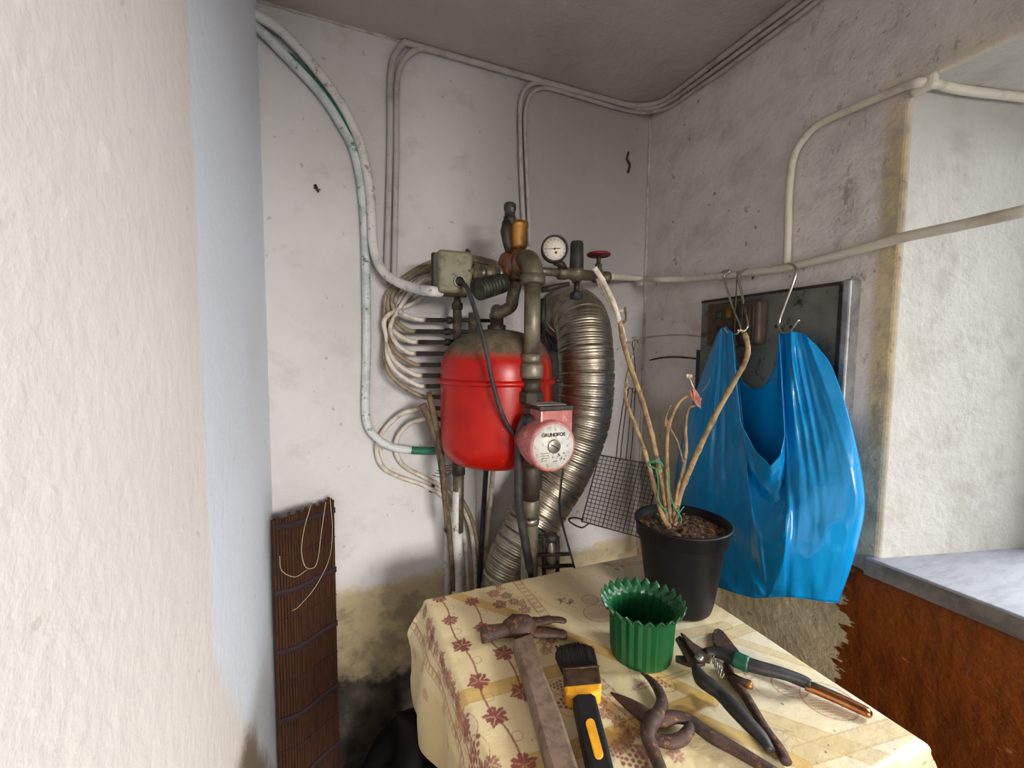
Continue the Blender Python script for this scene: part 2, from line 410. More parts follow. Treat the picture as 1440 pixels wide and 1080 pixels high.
M['cord'] = simple('pale_cord', (176, 158, 132), 0.8)
M['slat'] = dirty('stained_bamboo', (66, 40, 26), (46, 29, 20), 60, rough=0.85, stretch=(6, 6, 0.5))
M['slat'].node_tree.nodes['Principled BSDF'].inputs['Specular IOR Level'].default_value = 0.15
M['weave'] = simple('dark_weave', (48, 30, 34), 0.9)
M['sack'] = simple('black_sack', (7, 7, 8), 0.7, 0, 0.2)
M['frame'] = simple('window_paint', (190, 180, 165), 0.5)
def glass():
    n = N('window_glass', 0.05); t = n.new('ShaderNodeBsdfTransparent'); g = n.new('ShaderNodeBsdfGlossy'); g.inputs['Roughness'].default_value = 0.03
    mx = n.new('ShaderNodeMixShader'); mx.inputs[0].default_value = 0.08
    n.link(t.outputs[0], mx.inputs[1]); n.link(g.outputs[0], mx.inputs[2]); n.link(mx.outputs[0], n.n['Material Output'].inputs[0]); return n.m
M['glass'] = glass()
def gauge_glass():
    return M['glass']

# ------------------------------------------------------------------ the room
def struct(name, mb, mat, parent=None):
    o = mb.build(name, mat, parent)
    if parent is None: o['kind'] = 'structure'
    return o
def bx(mb, a, b):
    c = [(a[i]+b[i])/2 for i in range(3)]; s = [abs(b[i]-a[i]) for i in range(3)]
    return mb.box(c, s)
YF = -1.5
ZS = 0.985     # sill top
ZL = 1.718     # lintel underside
struct('floor', bx(MB(), (-1.35, YF-0.6, -0.1), (XR+0.6, YB+0.2, 0)), M['floor'])
struct('ceiling', bx(MB(), (-1.35, YF-0.1, ZC), (XR+0.6, YB+0.2, ZC+0.12)), M['ceiling'])
struct('wall_back', bx(MB(), (XL-0.2, YB, 0), (XR+0.6, YB+0.15, ZC)), M['back'])
wl = MB(); bx(wl, (XL-0.2, -0.42, 0), (XL, YB, ZC)); struct('wall_left', wl, M['left'])
struct('wall_rear_left', bx(MB(), (-1.32, YF, 0), (-1.2, -0.42, ZC)), M['ceil_bead'])
struct('wall_rear_inner', bx(MB(), (-1.32, -0.42, 0), (XL-0.2, -0.32, ZC)), M['ceil_bead'])
# right wall with the splayed window recess
xo = 1.40
def yrev(x): return 0.390 - 0.248*(x-XR)
wr = MB()
ys_in = [YF, -0.55, 0.390, YB]; ys_out = [YF, -0.42, yrev(xo), YB]; zs_ = [0, ZS-0.03, ZL, ZC]
vv = [Vector((XR, y, z)) for z in zs_ for y in ys_in] + [Vector((xo, y, z)) for z in zs_ for y in ys_out]
ff_ = []
for k in range(3):
    for i in range(3):
        if (i, k) == (1, 1): continue
        a_ = k*4+i; ff_.append((a_, a_+4, a_+5, a_+1)); ff_.append((16+a_, 16+a_+1, 16+a_+5, 16+a_+4))
ring_ = [5, 6, 10, 9]
for i in range(4): p_, q_ = ring_[i], ring_[(i+1) % 4]; ff_.append((p_, q_, q_+16, p_+16))
for lst in ([0, 1, 2, 3], [3, 7, 11, 15], [15, 14, 13, 12], [12, 8, 4, 0]):
    for p_, q_ in zip(lst, lst[1:]): ff_.append((q_, p_, p_+16, q_+16))
wr.add(vv, ff_, False)
o = recalc(struct('wall_right', wr, M['right']))
bevel(o, 0.006, 3)
wf = MB(); bx(wf, (-1.32, YF-0.12, 0), (0.08, YF, ZC)); bx(wf, (0.80, YF-0.12, 0), (XR+0.6, YF, ZC)); bx(wf, (0.08, YF-0.12, 1.55), (0.80, YF, ZC))  # unseen wall, its door head set low to keep light off the upper walls
struct('wall_front', wf, M['ceil_bead'])
# window in the recess, beyond the right edge of the picture
XW = 1.145
win = MB()
ya, yb_ = yrev(XW)-0.002, -0.46
for (a, b) in (((ya-0.05, ya), (ZS, ZL)), ((yb_, yb_+0.05), (ZS, ZL)), ((-0.06, -0.01), (ZS, ZL))):
    bx(win, (XW, a[0], b[0]), (XW+0.05, a[1], b[1]))
for (z0, z1) in ((ZS, ZS+0.05), (ZL-0.05, ZL)): bx(win, (XW+0.002, yb_, z0), (XW+0.048, ya, z1))
wo = struct('window_1', win, M['frame']); bevel(wo, 0.004)
bx(MB(), (XW+0.02, yb_+0.04, ZS+0.04), (XW+0.026, -0.05, ZL-0.04)).build('pane', M['glass'], wo)
bx(MB(), (XW+0.02, -0.02, ZS+0.04), (XW+0.026, ya-0.04, ZL-0.04)).build('pane', M['glass'], wo)
# stone sill
sl = MB()
sl.prism([Vector(p) for p in ((0.797, 0.402, ZS), (0.797, -0.57, ZS), (XR+0.001, -0.57, ZS), (XW+0.04, -0.47, ZS), (XW+0.04, yrev(XW+0.04)+0.004, ZS), (XR+0.004, 0.402, ZS))], 0.03, bev=0.002)
so = struct('trim_1', sl, M['stone']); so['label'] = 'grey stone window sill'
MB().prism([Vector(p) for p in ((0.7965, 0.403, ZS-0.004), (0.7965, -0.57, ZS-0.004), (0.7985, -0.57, ZS-0.004), (0.7985, 0.403, ZS-0.004))], 0.026).build('sill_edge', M['sill_edge'], so)
# plaster beads in the corners
def wob(pts, a=0.002, n=1):
    return [p + Vector((random.uniform(-a, a), random.uniform(-a, a), random.uniform(-a, a))) for p in pts]
c1 = [Vector((XR-0.001, YB-0.001, 0.75+i*(ZC-0.75)/40)) for i in range(41)]
struct('trim_2', MB().tube(wob(c1, 0.0012), [0.0045+random.uniform(-0.001, 0.001) for _ in c1], 8), M['bead'])
c2 = [Vector((XL+i*(XR-XL)/50, YB-0.001, ZC-0.001)) for i in range(51)]
struct('trim_3', MB().tube(wob(c2, 0.0012), [0.0035+random.uniform(-0.001, 0.001) for _ in c2], 8), M['ceil_bead'])

# ------------------------------------------------------------------ painted conduits on the walls
def conduit(name, label, pts, r, mat, group=None, n=8, seg=10):
    P = V3(spline(pts, n)); rm = max(r) if isinstance(r, list) else r
    for p in P: p.z = min(p.z, ZC-rm-0.0005)
    b = MB().tube(P, r, seg)
    o = b.build(name, mat, None, P[0]); tag(o, label, 'pipe', group); return o
def clip(parent, p, d, r):
    d = Vector(d).normalized(); b = MB().tube([Vector(p)-d*0.004, Vector(p)+d*0.004], r*1.25, 10)
    b.build('clip', M['conduit_grey'], parent)
o = conduit('conduit', 'thick white pipe arching from the top left corner down to the olive switch box',
        [B(344, 8, .018), B(358, 20, .018), B(395, 44, .016), B(440, 92, .016), B(482, 150, .016), B(507, 205, .018), B(519, 260, .02), B(523, 310, .024), B(525, 345, .03), B(536, 377, .04), B(556, 395, .07), B(585, 406, .12), Y(606, 409.5, .795), Y(620, 411, .80)], 0.0098, M['conduit'])
o = conduit('conduit', 'flaking green and white pipe under the arched one, ending at the red tank',
        [B(350, 33, .013), B(366, 43, .013), B(400, 77, .013), B(450, 131, .013), B(482, 180, .013), B(500, 220, .013), B(511, 290, .013), B(515, 400, .013), B(515.5, 500, .013), B(514, 570, .013), B(519, 602, .020), B(536, 621, .030), B(556, 630, .034), B(578, 633, .036)], 0.0088, M['green_pipe'])
MB().tube(V3(spline([B(572, 632.5, .025), B(590, 634, .03), B(612, 634, .045), Y(634, 632, .90)], 6)), 0.0089, 10).build('green_sleeve', M['green_pvc'], o)
MB().tube(V3(spline([B(404, 72, .014), B(436, 106, .015), B(462, 138, .015), B(486, 174, .015), B(501, 212, .015), B(511, 252, .015)], 5)), [0.001]+[0.0042]*24+[0.001], 8).build('bare_green_strand', M['green_pvc'], o)
# pair that climbs and follows the ceiling
oc = ZC
conduit('conduit', 'left one of the joined conduit pair climbing the back wall to the ceiling',
        [B(543, 400, .01), B(546, 300, .01), B(548.5, 200, .01), B(549, 112, .01), B(554, 80, .01), B(572, 58, .01), B(598, 53, .01), B(650, 68, .01), B(740, 97, .01), B(830, 123, .01), B(880, 138, .012), B(905, 141, .028), R(930, 132, .012), R(965, 107, .01), R(1000, 81, .01), R(1060, 37, .01), R(1120, -7, .01), R(1190, -62, .01)], 0.0068, M['conduit_grey'])
conduit('conduit', 'right one of the joined conduit pair climbing the back wall to the ceiling',
        [B(554, 395, .01), B(556, 300, .01), B(557.5, 200, .01), B(558, 122, .01), B(565, 90, .01), B(584, 71, .01), B(612, 68, .01), B(660, 80, .01), B(740, 105, .01), B(830, 131, .01), B(880, 145, .011), B(908, 147, .03), R(935, 138, .012), R(970, 114, .01), R(1005, 88, .01), R(1065, 44, .01), R(1127, -2, .01), R(1197, -57, .01)], 0.0062, M['conduit_grey'])
conduit('conduit', 'thin left conduit dropping behind the brass air vent from the ceiling bundle',
        [B(737, 330, .008), B(733, 250, .008), B(731, 170, .008), B(733, 138, .008), B(742, 122, .008), B(760, 117, .008), B(800, 126, .008), B(860, 143, .009), B(890, 151, .012), B(910, 153, .03), R(938, 145, .011), R(975, 120, .009), R(1010, 95, .009), R(1070, 51, .009), R(1134, 4, .009), R(1204, -51, .009)], 0.0052, M['conduit_grey'])
conduit('conduit', 'thin right conduit dropping behind the brass air vent, lowest of the ceiling bundle',
        [B(745, 345, .008), B(741, 250, .008), B(738, 175, .008), B(741, 146, .008), B(750, 129, .008), B(768, 124, .008), B(800, 132, .008), B(850, 147, .008), B(885, 156, .010), B(908, 158, .02), R(940, 151, .009), R(978, 126, .008), R(1015, 101, .008), R(1075, 57, .008), R(1140, 9, .008), R(1210, -46, .008)], 0.0048, M['conduit_grey'])
# right wall conduit up into the recess
def RV(x, y, off=0.0):
    # splayed reveal plane: y = .39 - .248 (x - XR)
    nrm = Vector((0.248, 1, 0)).normalized(); p0 = Vector((XR, 0.390, 0)) - nrm*off; r = ray(x, y)
    return CAM + r*((p0-CAM).dot(nrm)/r.dot(nrm))
o = conduit('conduit', 'cream conduit rising on the right wall and bending round into the window recess',
        [R(1106, 374, .012), R(1108, 320, .01), R(1110, 262, .01), R(1117, 218, .01), R(1137, 187, .01), R(1160, 170, .01), R(1200, 152, .01), R(1240, 135, .01), R(1270, 122, .01), R(1292, 116, .013), RV(1312, 117, .013), RV(1340, 124, .01), RV(1380, 130, .01), RV(1450, 138, .01)], 0.0068, M['conduit_cream'])
MB().box(R(1300, 118, .002), (0.016, 0.03, 0.022), 0.005).build('plaster_blob', M['conduit_cream'], o)
# long pipe that carries the hooks
PIPE = [Y(858, 389, .80), Y(872, 390, .86), B(888, 391, .045), B(905, 392, .035), R(925, 393, .05), R(960, 393, .03), R(1020, 388, .026), R(1060, 383, .026), R(1100, 378, .026), R(1150, 366, .026), R(1210, 350, .026), R(1270, 334, .026), R(1350, 317, .026), R(1452, 294, .026)]
conduit('water_pipe', 'long cream water pipe from the red valve across the corner and right wall, carrying hooks', PIPE, [0.0076]*(13*8+1), M['conduit_cream'])
# thin cables in the corner
conduit('wire_cable', 'thin grey cable arching across the corner above its twin', [B(868, 492, .003), B(880, 484, .003), B(900, 476, .003), R(930, 472, .003), R(960, 471, .003), R(990, 474, .003)], 0.0016, M['conduit_grey'])
conduit('wire_cable', 'thin dark cable arching out of the corner behind the dry stems', [B(903, 520, .003), B(907, 510, .003), R(925, 504, .003), R(950, 502, .003), R(985, 505, .003)], 0.0022, M['iron_dark'])
o = MB().tube(V3(spline([B(884, 214, .002), B(882, 224, .004), B(886, 232, .004), B(883, 243, .003)], 4)), 0.003, 6).build('wall_nail', M['iron_dark'], None, B(884, 228)); tag(o, 'rusty bent nail in the back wall near the corner', 'nail')
o = MB(); o.tube(V3([B(443, 260, .003), B(448, 270, .004)]), [0.0035, 0.002], 6); o.tube(V3([B(441, 264, .002), B(451, 267, .002)]), 0.001, 5); o = o.build('wall_plug', M['iron_dark'], None, B(446, 265)); tag(o, 'small dark torn plug on the white wall at left', 'plug')

# ------------------------------------------------------------------ expansion tank
TC = Vector((0.314, 0.84, 0)); TR = 0.1165; z0, z1 = 1.082, 1.366
tk = thing('expansion_tank', 'red expansion tank with a dusty grey dome hanging on the pipework', 'tank', (TC.x, TC.y, z0))
prof = []
for i in range(9):
    a = PI/2*i/8; prof.append((max(0.002, TR-0.045+0.045*math.sin(a)) if i else 0.002, z0+0.05*(1-math.cos(a))))
prof[0] = (0.001, z0); prof.insert(1, (TR-0.06, z0+0.001))
prof += [(TR, z0+0.08), (TR, z1-0.10)]
for i in range(1, 11):
    a = PI/2*i/10; prof.append((TR*math.cos(a)**0.8 if i < 10 else 0.001, z1-0.09+0.085*math.sin(a)))
MB().lathe(prof, (TC.x, TC.y, 0), seg=64).build('shell', M['tank'], tk)
zr = Y(698, 541, .724)[2]
MB().lathe([(TR-0.002, zr-0.006), (TR+0.006, zr-0.005), (TR+0.008, zr), (TR+0.006, zr+0.005), (TR-0.002, zr+0.006)], (TC.x, TC.y, 0), seg=64, cap=False).build('seam_ring', M['tank'], tk)
MB().lathe([(0.019, z1-0.012), (0.019, z1+0.004), (0.014, z1+0.005), (0.014, z1+0.018)], (TC.x, TC.y, 0), seg=20).build('neck', M['iron_dark'], tk)
MB().tube([Vector((TC.x+TR+0.004, TC.y-0.02, zr)), Vector((TC.x+TR+0.022, TC.y-0.03, zr))], 0.005, 8).build('seam_bolt', M['iron_dark'], tk)

# ------------------------------------------------------------------ main pipework (riser, elbow, tee, unions)
RX, RY = 0.340, 0.722
def zy(py, yv=RY, px=750): return Y(px, py, yv)[2]
pw = thing('boiler_pipework', 'grimy riser with elbow, tee and unions between the pump and the air vent', 'pipework', (RX, RY, ZT-0.1))
def ring(prof_px, name, mat, seg=20, smooth=True, x=RX, y=RY):
    MB().lathe([(r, zy(p, y)) for r, p in prof_px], (x, y, 0), seg=seg, smooth=smooth).build(name, mat, pw)
ze = zy(372)
ring([(0.0152, 508), (0.0152, 396)], 'riser_pipe', M['steelpipe'])
ring([(0.0175, 510), (0.019, 507), (0.019, 499), (0.0165, 497)], 'collar', M['steelpipe'])
ring([(0.020, 532), (0.022, 528), (0.022, 514), (0.019, 510)], 'coupling', M['steelpipe'])
ring([(0.019, 552), (0.019, 533)], 'nipple', M['iron_dark'])
ring([(0.0225, 566), (0.0245, 564), (0.0245, 552), (0.022, 550)], 'union_nut', M['iron_dark'], 8, False)
TY = 0.787; TX = 0.338
eb = MB()
arc = [Vector((RX, RY + 0.034*(1-math.cos(a)), ze-0.020 + 0.034*math.sin(a))) for a in [PI/2*k/8 for k in range(9)]]
eb.tube([Vector((RX, RY, ze-0.034))]+arc+[Vector((RX, TY-0.012, ze+0.014))], [0.0205]+[0.0195]*9+[0.0205], 18)
eb.build('elbow', M['iron'], pw)
MB().lathe([(0.022, zy(400)), (0.0235, zy(398)), (0.0235, zy(388)), (0.02, zy(386))], (RX, RY, 0), seg=18).build('elbow_band', M['iron'], pw)
tz = ze+0.008
te = MB()
te.lathe([(0.021, -0.028), (0.0235, -0.024), (0.0245, 0.0), (0.0235, 0.024), (0.020, 0.03)], (TX, TY, tz), (0, 0, 1), 20)
te.lathe([(0.022, -0.034), (0.025, -0.03), (0.025, -0.022), (0.021, -0.02), (0.021, 0.02), (0.025, 0.022), (0.025, 0.03), (0.022, 0.034)], (TX, TY, tz), (1, 0, 0), 20)
te.lathe([(0.024, -0.03), (0.0255, -0.026), (0.0255, -0.018), (0.022, 0.0), (0.022, 0.02)], (TX, TY, tz), (0, 1, 0), 20)
te.build('tee', M['rustpipe'], pw)
for k in range(3):
    a = MB(); a.lathe([(0.0262-0.003*k, 0), (0.0272-0.003*k, 0.001), (0.0262-0.003*k, 0.002)], (TX-0.004, TY-0.029-0.0012*k, tz), (0, 1, 0), 24, cap=False); a.build('thread_ring', M['nickel'], pw)
# arm to the left with union and valve
def xat(px, yv, py=385): return Y(px, py, yv)[0]
xa = xat(656, TY); xb = TX-0.03
zu = Y(680, 384, TY)[2]
MB().tube([Vector((xa, TY, zu)), Vector((xb, TY, zu))], 0.0105, 16).build('branch_pipe', M['steelpipe'], pw)
MB().lathe([(0.014, 0), (0.0165, 0.002), (0.0165, 0.014), (0.014, 0.016)], (xat(664, TY), TY, zu), (1, 0, 0), 8, False).build('union_nut', M['iron'], pw)
MB().lathe([(0.013, 0), (0.0155, 0.002), (0.0155, 0.016), (0.013, 0.02)], (xat(680, TY), TY, zu), (1, 0, 0), 16).build('coupling', M['iron'], pw)
MB().lathe([(0.012, 0), (0.017, 0.001), (0.017, 0.007), (0.012, 0.008)], (xat(699, TY), TY, zu), (1, 0, 0), 16).build('flange_ring', M['nickel'], pw)
# dark inlet stub below the arm
p0 = Y(672, 408, TY-0.03); p1 = Y(706, 398, TY-0.005)
ist = []; irr = []
for k in range(33):
    ist.append(p0.lerp(p1, k/32)); irr.append((0.0155 if k == 0 else 0.0185)+(0.0014 if k % 4 in (1, 2) and k < 24 else -0.0008)+(0.002 if k > 25 else 0))
MB().tube(ist, irr, 18).build('inlet_stub', M['green_iron'], pw)
# swan neck to the tank
sw = spline([Vector((TX-0.002, TY+0.002, tz-0.028)), Y(721, 418, TY+0.004), Y(719, 430, TY+0.012), Y(709, 437, TY+0.022), Y(699, 441, TY+0.035), Vector((TC.x, TC.y, z1+0.035)), Vector((TC.x, TC.y, z1+0.016))], 6)
MB().tube(V3(sw), 0.0125, 16).build('swan_neck', M['iron'], pw)
MB().lathe([(0.014, 0), (0.016, 0.001), (0.016, 0.009), (0.014, 0.010)], (TC.x, TC.y, z1+0.018), (0, 0, 1), 18).build('nickel_ring', M['nickel'], pw)
# arm to the right
zr2 = Y(790, 384, TY)[2]
MB().tube([Vector((TX+0.03, TY, zr2)), Vector((xat(784, TY), TY, zr2))], 0.0085, 14).build('branch_pipe', M['steelpipe'], pw)
# lower riser below the pump
ring([(0.018, 702), (0.019, 688), (0.0225, 684), (0.0225, 660), (0.020, 650)], 'pump_stub', M['iron_dark'])
ring([(0.0185, 724), (0.0195, 722), (0.0195, 703), (0.0175, 700)], 'coupling', M['steelpipe'])
ring([(0.0155, 736), (0.0185, 734), (0.0185, 728), (0.0165, 726)], 'collar', M['nickel'])
MB().tube([Vector((RX, RY, zy(733))), Vector((RX, RY, 0.35))], 0.0165, 18).build('lower_pipe', M['steelpipe'], pw)
# thin lever rod below valve
MB().tube([Y(762, 408, .765), Y(778, 404, .76), Y(800, 399, .755)], [0.006, 0.0055, 0.0045], 10).build('drain_rod', M['iron_dark'], pw)
MB().tube([Y(763, 470, .80), Y(764, 420, .79)], 0.006, 8).build('back_pipe', M['rubber'], pw)

# ------------------------------------------------------------------ brass air vent
avx, avy = Y(727, 330, TY)[0], TY
def za(p): return Y(727, p, TY)[2]
av = thing('air_vent', 'brass air vent with a dark cap on top of the rusty tee', 'valve', (avx, avy, za(352)))
MB().lathe([(0.014, za(352)), (0.0175, za(350)), (0.0205, za(347)), (0.0205, za(322)), (0.0225, za(320)), (0.0225, za(314)), (0.018, za(312)), (0.002, za(311))], (avx, avy, 0), seg=26).build('brass_body', M['brass'], av)
MB().lathe([(0.012, za(360)), (0.0135, za(352)), (0.0105, za(349))], (avx, avy, 0), seg=12).build('neck', M['nickel'], av)
c = Y(717, 300, TY-0.006)
MB().lathe([(0.0125, -0.022), (0.0125, -0.008), (0.0105, -0.006), (0.0105, 0.004), (0.012, 0.006), (0.012, 0.016), (0.009, 0.019), (0.001, 0.0195)], c, (0, 0, 1), 14).build('cap', M['black_dusty'], av)
MB().tube([Y(713, 312, TY-0.01), Y(711, 326, TY-0.012), Y(714, 345, TY-0.012), Y(716, 355, TY-0.01)], [0.009, 0.0105, 0.009, 0.007], 10).build('side_lever', M['iron_dark'], av)
MB().box(c+Vector((0.0, -0.011, 0.004)), (0.006, 0.003, 0.008), 0.001).build('label_mark', M['nickel'], av)

# ------------------------------------------------------------------ olive flow switch box
bc = Y(637, 385, .80)
bw = (Y(660, 385, .80)-Y(613, 385, .80)).length; bh = Y(637, 356, .80)[2]-Y(637, 415, .80)[2]
sb = thing('flow_switch', 'olive green switch box with a round black cable port left of the tee', 'switch', (bc.x, bc.y, bc.z-bh/2))
MB().box((bc.x, bc.y+0.002, bc.z), (bw, 0.05, bh), 0.006, seg=3).build('housing', M['box'], sb)
MB().box((bc.x+0.001, bc.y+0.031, bc.z+0.002), (bw+0.006, 0.012, bh+0.004), 0.003).build('back_plate', M['iron_dark'], sb)
pc = Y(646, 396, .776)
MB().lathe([(0.0105, 0.004), (0.0118, 0.0), (0.0112, -0.004), (0.0088, -0.004), (0.0088, 0.0)], pc, (0, 1, 0), 22, cap=False).build('port_ring', M['nickel'], sb)
MB().lathe([(0.0005, -0.001), (0.009, -0.001), (0.009, 0.004)], pc, (0, 1, 0), 20).build('port', M['black'], sb)
MB().tube([Y(643, 418, .80), Y(643, 432, .80)], [0.006, 0.0075], 10).build('gland', M['iron_dark'], sb)
MB().tube([Y(656, 357, .80), Y(659, 352, .80)], [0.004, 0.005], 8).build('lug', M['iron_dark'], sb)

# ------------------------------------------------------------------ gauge, filling valve, red gate valve
gc = Y(780, 350, .765)
gr = (Y(797, 350, .765)-Y(763, 350, .765)).length/2
gg = thing('pressure_gauge', 'round pressure gauge with white face beside the black valve cap', 'gauge', gc-Vector((0, -0.01, gr+0.012)))
gax = Vector((-0.34, -0.94, 0.02)).normalized()
MB().lathe([(gr*0.8, -0.016), (gr*0.97, -0.013), (gr, -0.006), (gr, 0.003), (gr*0.95, 0.005), (gr*0.86, 0.004), (gr*0.86, 0.001)], gc, gax, 32, cap=False).build('case', M['iron_dark'], gg)
MB().lathe([(0.0002, 0.0), (gr*0.88, 0.0), (gr*0.88, -0.013)], gc, gax, 32).build('dial', M['white'], gg)
gu = Vector((0, 0, 1)); gs = gax.cross(gu).normalized()*-1
def gp(a, r, h=0.0015): return gc + gax*h + r*gr*(math.cos(a)*gs + math.sin(a)*gu)
ngb = MB(); ngb.tube([gp(PI+0.05, 0.66), gp(0.08, 0.42)], [0.0003, 0.0007], 6); ngb.lathe([(0.002, 0), (0.002, 0.001)], gc+gax*0.001, gax, 10)
ngb.build('needle', M['ink'], gg)
tb = MB()
for k in range(13):
    a = math.radians(225-22.5*k); tb.tube([gp(a, 0.62, .0006), gp(a, 0.74, .0006)], 0.0004, 4)
tb.build('dial_ticks', M['ink'], gg)
MB().lathe([(0.001, 0), (0.0028, 0.0002), (0.0028, 0.0006)], gp(-1.2, 0.28, 0.0004), gax, 12).build('dial_emblem', M['brass'], gg)
MB().tube([gc-gax*0.010+Vector((0.004, 0, -gr*0.8)), Y(790, 372, .775), Y(794, 380, .785)], [0.008, 0.0075, 0.008], 10).build('stem', M['iron_dark'], gg)
fv = thing('filling_valve', 'filling valve body with a tall black cap between gauge and red handwheel', 'valve', Y(811, 398, TY))
fc = Y(811, 360, TY); fx, fy = fc.x, fc.y
def zf(p): return Y(811, p, TY)[2]
MB().lathe([(0.0145, zf(379)), (0.0148, zf(376)), (0.0135, zf(343)), (0.012, zf(340)), (0.001, zf(339.5))], (fx, fy, 0), seg=24).build('cap', M['black_dusty'], fv)
b = MB(); b.lathe([(0.010, xat(784, TY)-fx), (0.0135, xat(786, TY)-fx), (0.0135, xat(796, TY)-fx), (0.011, xat(799, TY)-fx), (0.0145, -0.006), (0.0145, 0.01), (0.011, 0.016), (0.011, xat(836, TY)-fx)], (fx, fy, zr2), (1, 0, 0), 18)
b.lathe([(0.009, zf(398)), (0.012, zf(390)), (0.0155, zf(384)), (0.0155, zf(378))], (fx, fy, 0), seg=18); b.build('body', M['iron'], fv)
MB().lathe([(0.006, zf(412)), (0.006, zf(396))], (fx-0.001, fy-0.004, 0), seg=10).build('spindle', M['iron_dark'], fv)
MB().lathe([(0.0125, zf(421)), (0.0135, zf(419)), (0.0135, zf(413)), (0.011, zf(411))], (fx-0.001, fy-0.004, 0), seg=12, smooth=False).build('drain_knob', M['black_dusty'], fv)
gv = thing('gate_valve', 'small gate valve with a red handwheel at the right end of the pipework', 'valve', Y(842, 396, TY))
gx = Y(842, 358, TY)
b = MB(); vx = gx.x
b.lathe([(0.011, -0.012), (0.0135, -0.01), (0.0135, 0.002), (0.0105, 0.006), (0.0105, 0.012), (0.013, 0.014), (0.013, 0.026), (0.010, 0.028)], (vx, TY, zr2-0.001), (1, 0, 0), 12)
b.lathe([(0.010, -0.004), (0.010, 0.014), (0.0075, 0.016), (0.0075, 0.026)], (vx, TY, zr2), (0, 0, 1), 12); b.build('body', M['iron'], gv)
zw = gx.z
MB().lathe([(0.0045, -0.02), (0.0045, 0.0)], (vx, TY, zw), seg=10).build('spindle', M['iron_dark'], gv)
hw = MB(); rr = (Y(857, 358, TY)-Y(828, 358, TY)).length/2
hw.tube([Vector((vx+rr*0.86*math.cos(2*PI*k/24), TY+rr*0.86*math.sin(2*PI*k/24), zw)) for k in range(24)], 0.0032, 8, closed=True)
hw.lathe([(0.001, -0.003), (rr*0.8, -0.0015), (rr*0.8, 0.0015), (0.005, 0.003), (0.001, 0.004)], (vx, TY, zw), seg=20); hw.build('handwheel', M['red_knob'], gv)

# ------------------------------------------------------------------ circulator pump
pm = thing('circulator_pump', 'faded red circulator pump with round nameplate on the riser', 'pump', (RX, RY, zy(690)))
pz = Y(780, 628, .632)[2]; px_ = RX
MB().lathe([(0.020, zy(652)), (0.027, zy(645)), (0.031, zy(628)), (0.031, zy(612)), (0.026, zy(596)), (0.020, zy(585)), (0.0195, zy(567))], (RX, RY, 0), seg=20).build('volute', M['pump_body'], pm)
mr = (Y(813, 628, .632)-Y(748, 628, .632)).length/2
MB().lathe([(mr*0.90, 0.075), (mr*0.92, 0.05), (mr*0.98, 0.045), (mr, 0.035), (mr, 0.006), (mr*0.97, 0.002), (mr*0.93, 0.0), (mr*0.90, 0.0), (0.001, 0.0)], (px_, 0.632, pz), (0, 1, 0), 40).build('motor', M['pump_pink'], pm)
pl = MB().lathe([(mr*0.87, 0.001), (mr*0.865, -0.0008), (0.001, -0.0012)], (px_, 0.632, pz), (0, 1, 0), 40); plo = pl.build('nameplate', M['plate'], pm)
b = MB(); b.lathe([(0.0118, 0.0), (0.0118, -0.0035), (0.0108, -0.004), (0.0005, -0.004)], (px_, 0.631, pz+0.001), (0, 1, 0), 26); b.build('vent_plug', M['nickel'], pm)
b = MB(); b.box((px_, 0.6268, pz+0.001), (0.017, 0.0006, 0.002), 0, Matrix.Rotation(0.5, 3, 'Y')); b.build('plug_slot', M['iron_dark'], pm)
def text(body, size, loc, name, parent, mat, dirx=(1, 0, 0), align='CENTER', bold=0.0):
    cu = bpy.data.curves.new(name, 'FONT'); cu.body = body; cu.size = size; cu.align_x = align; cu.align_y = 'CENTER'; cu.extrude = size*0.02; cu.offset = bold
    t = bpy.data.objects.new('tmp', cu); C.objects.link(t); bpy.context.view_layer.update()
    me = bpy.data.meshes.new_from_object(t.evaluated_get(bpy.context.evaluated_depsgraph_get())); bpy.data.objects.remove(t)
    rot = Matrix.Rotation(PI/2, 4, 'X'); me.transform(rot); me.transform(Matrix.Translation(Vector(loc)-root_loc(parent)))
    me.materials.clear(); me.materials.append(mat); o = bpy.data.objects.new(name, me); C.objects.link(o); o.parent = parent; return o
text('GRUNDFOS', 0.0085, (px_-0.001, 0.6302, pz+0.0205), 'lettering', plo, M['ink'], bold=0.00025)
sb_ = MB()
for k in range(4): sb_.box((px_-0.017, 0.6305, pz-0.010-0.0042*k), (0.018-0.003*k, 0.0004, 0.0006))
for k in range(16): sb_.box((px_+0.004+random.uniform(-0.006, 0.02), 0.6305, pz-0.012-random.uniform(0, 0.016)), (0.0022, 0.0004, random.choice((0.0006, 0.0018))))
sb_.build('fine_print', M['ink'], plo)
# terminal box above the motor
q0 = Y(758, 575, .655); q1 = Y(803, 575, .655); zt0, zt1 = Y(780, 606, .65)[2], Y(780, 577, .65)[2]
xm, wd = (q0.x+q1.x)/2, (q1.x-q0.x)
MB().box((xm, 0.671, (zt0+zt1)/2-0.006), (wd*0.98, 0.046, zt1-zt0+0.012), 0.002).build('terminal_box', M['pump_pink'], pm)
MB().box((xm-0.002, 0.675, zt1+0.004), (wd*1.03, 0.062, 0.008), 0.002).build('box_lid', M['black_dusty'], pm)
MB().box((xm-0.006, 0.680, zt1+0.0086), (wd*0.9, 0.048, 0.0015), 0.0005).build('dust_cover', M['dust'], pm)
MB().tube([Y(740, 590, .69), Y(758, 596, .675)], [0.012, 0.010], 10).build('cable_gland', M['black_dusty'], pm)
MB().box((q0.x+0.0006, 0.6465, (zt0+zt1)/2-0.004), (0.002, 0.003, zt1-zt0+0.006)).build('torn_label_edge', M['white'], pm)

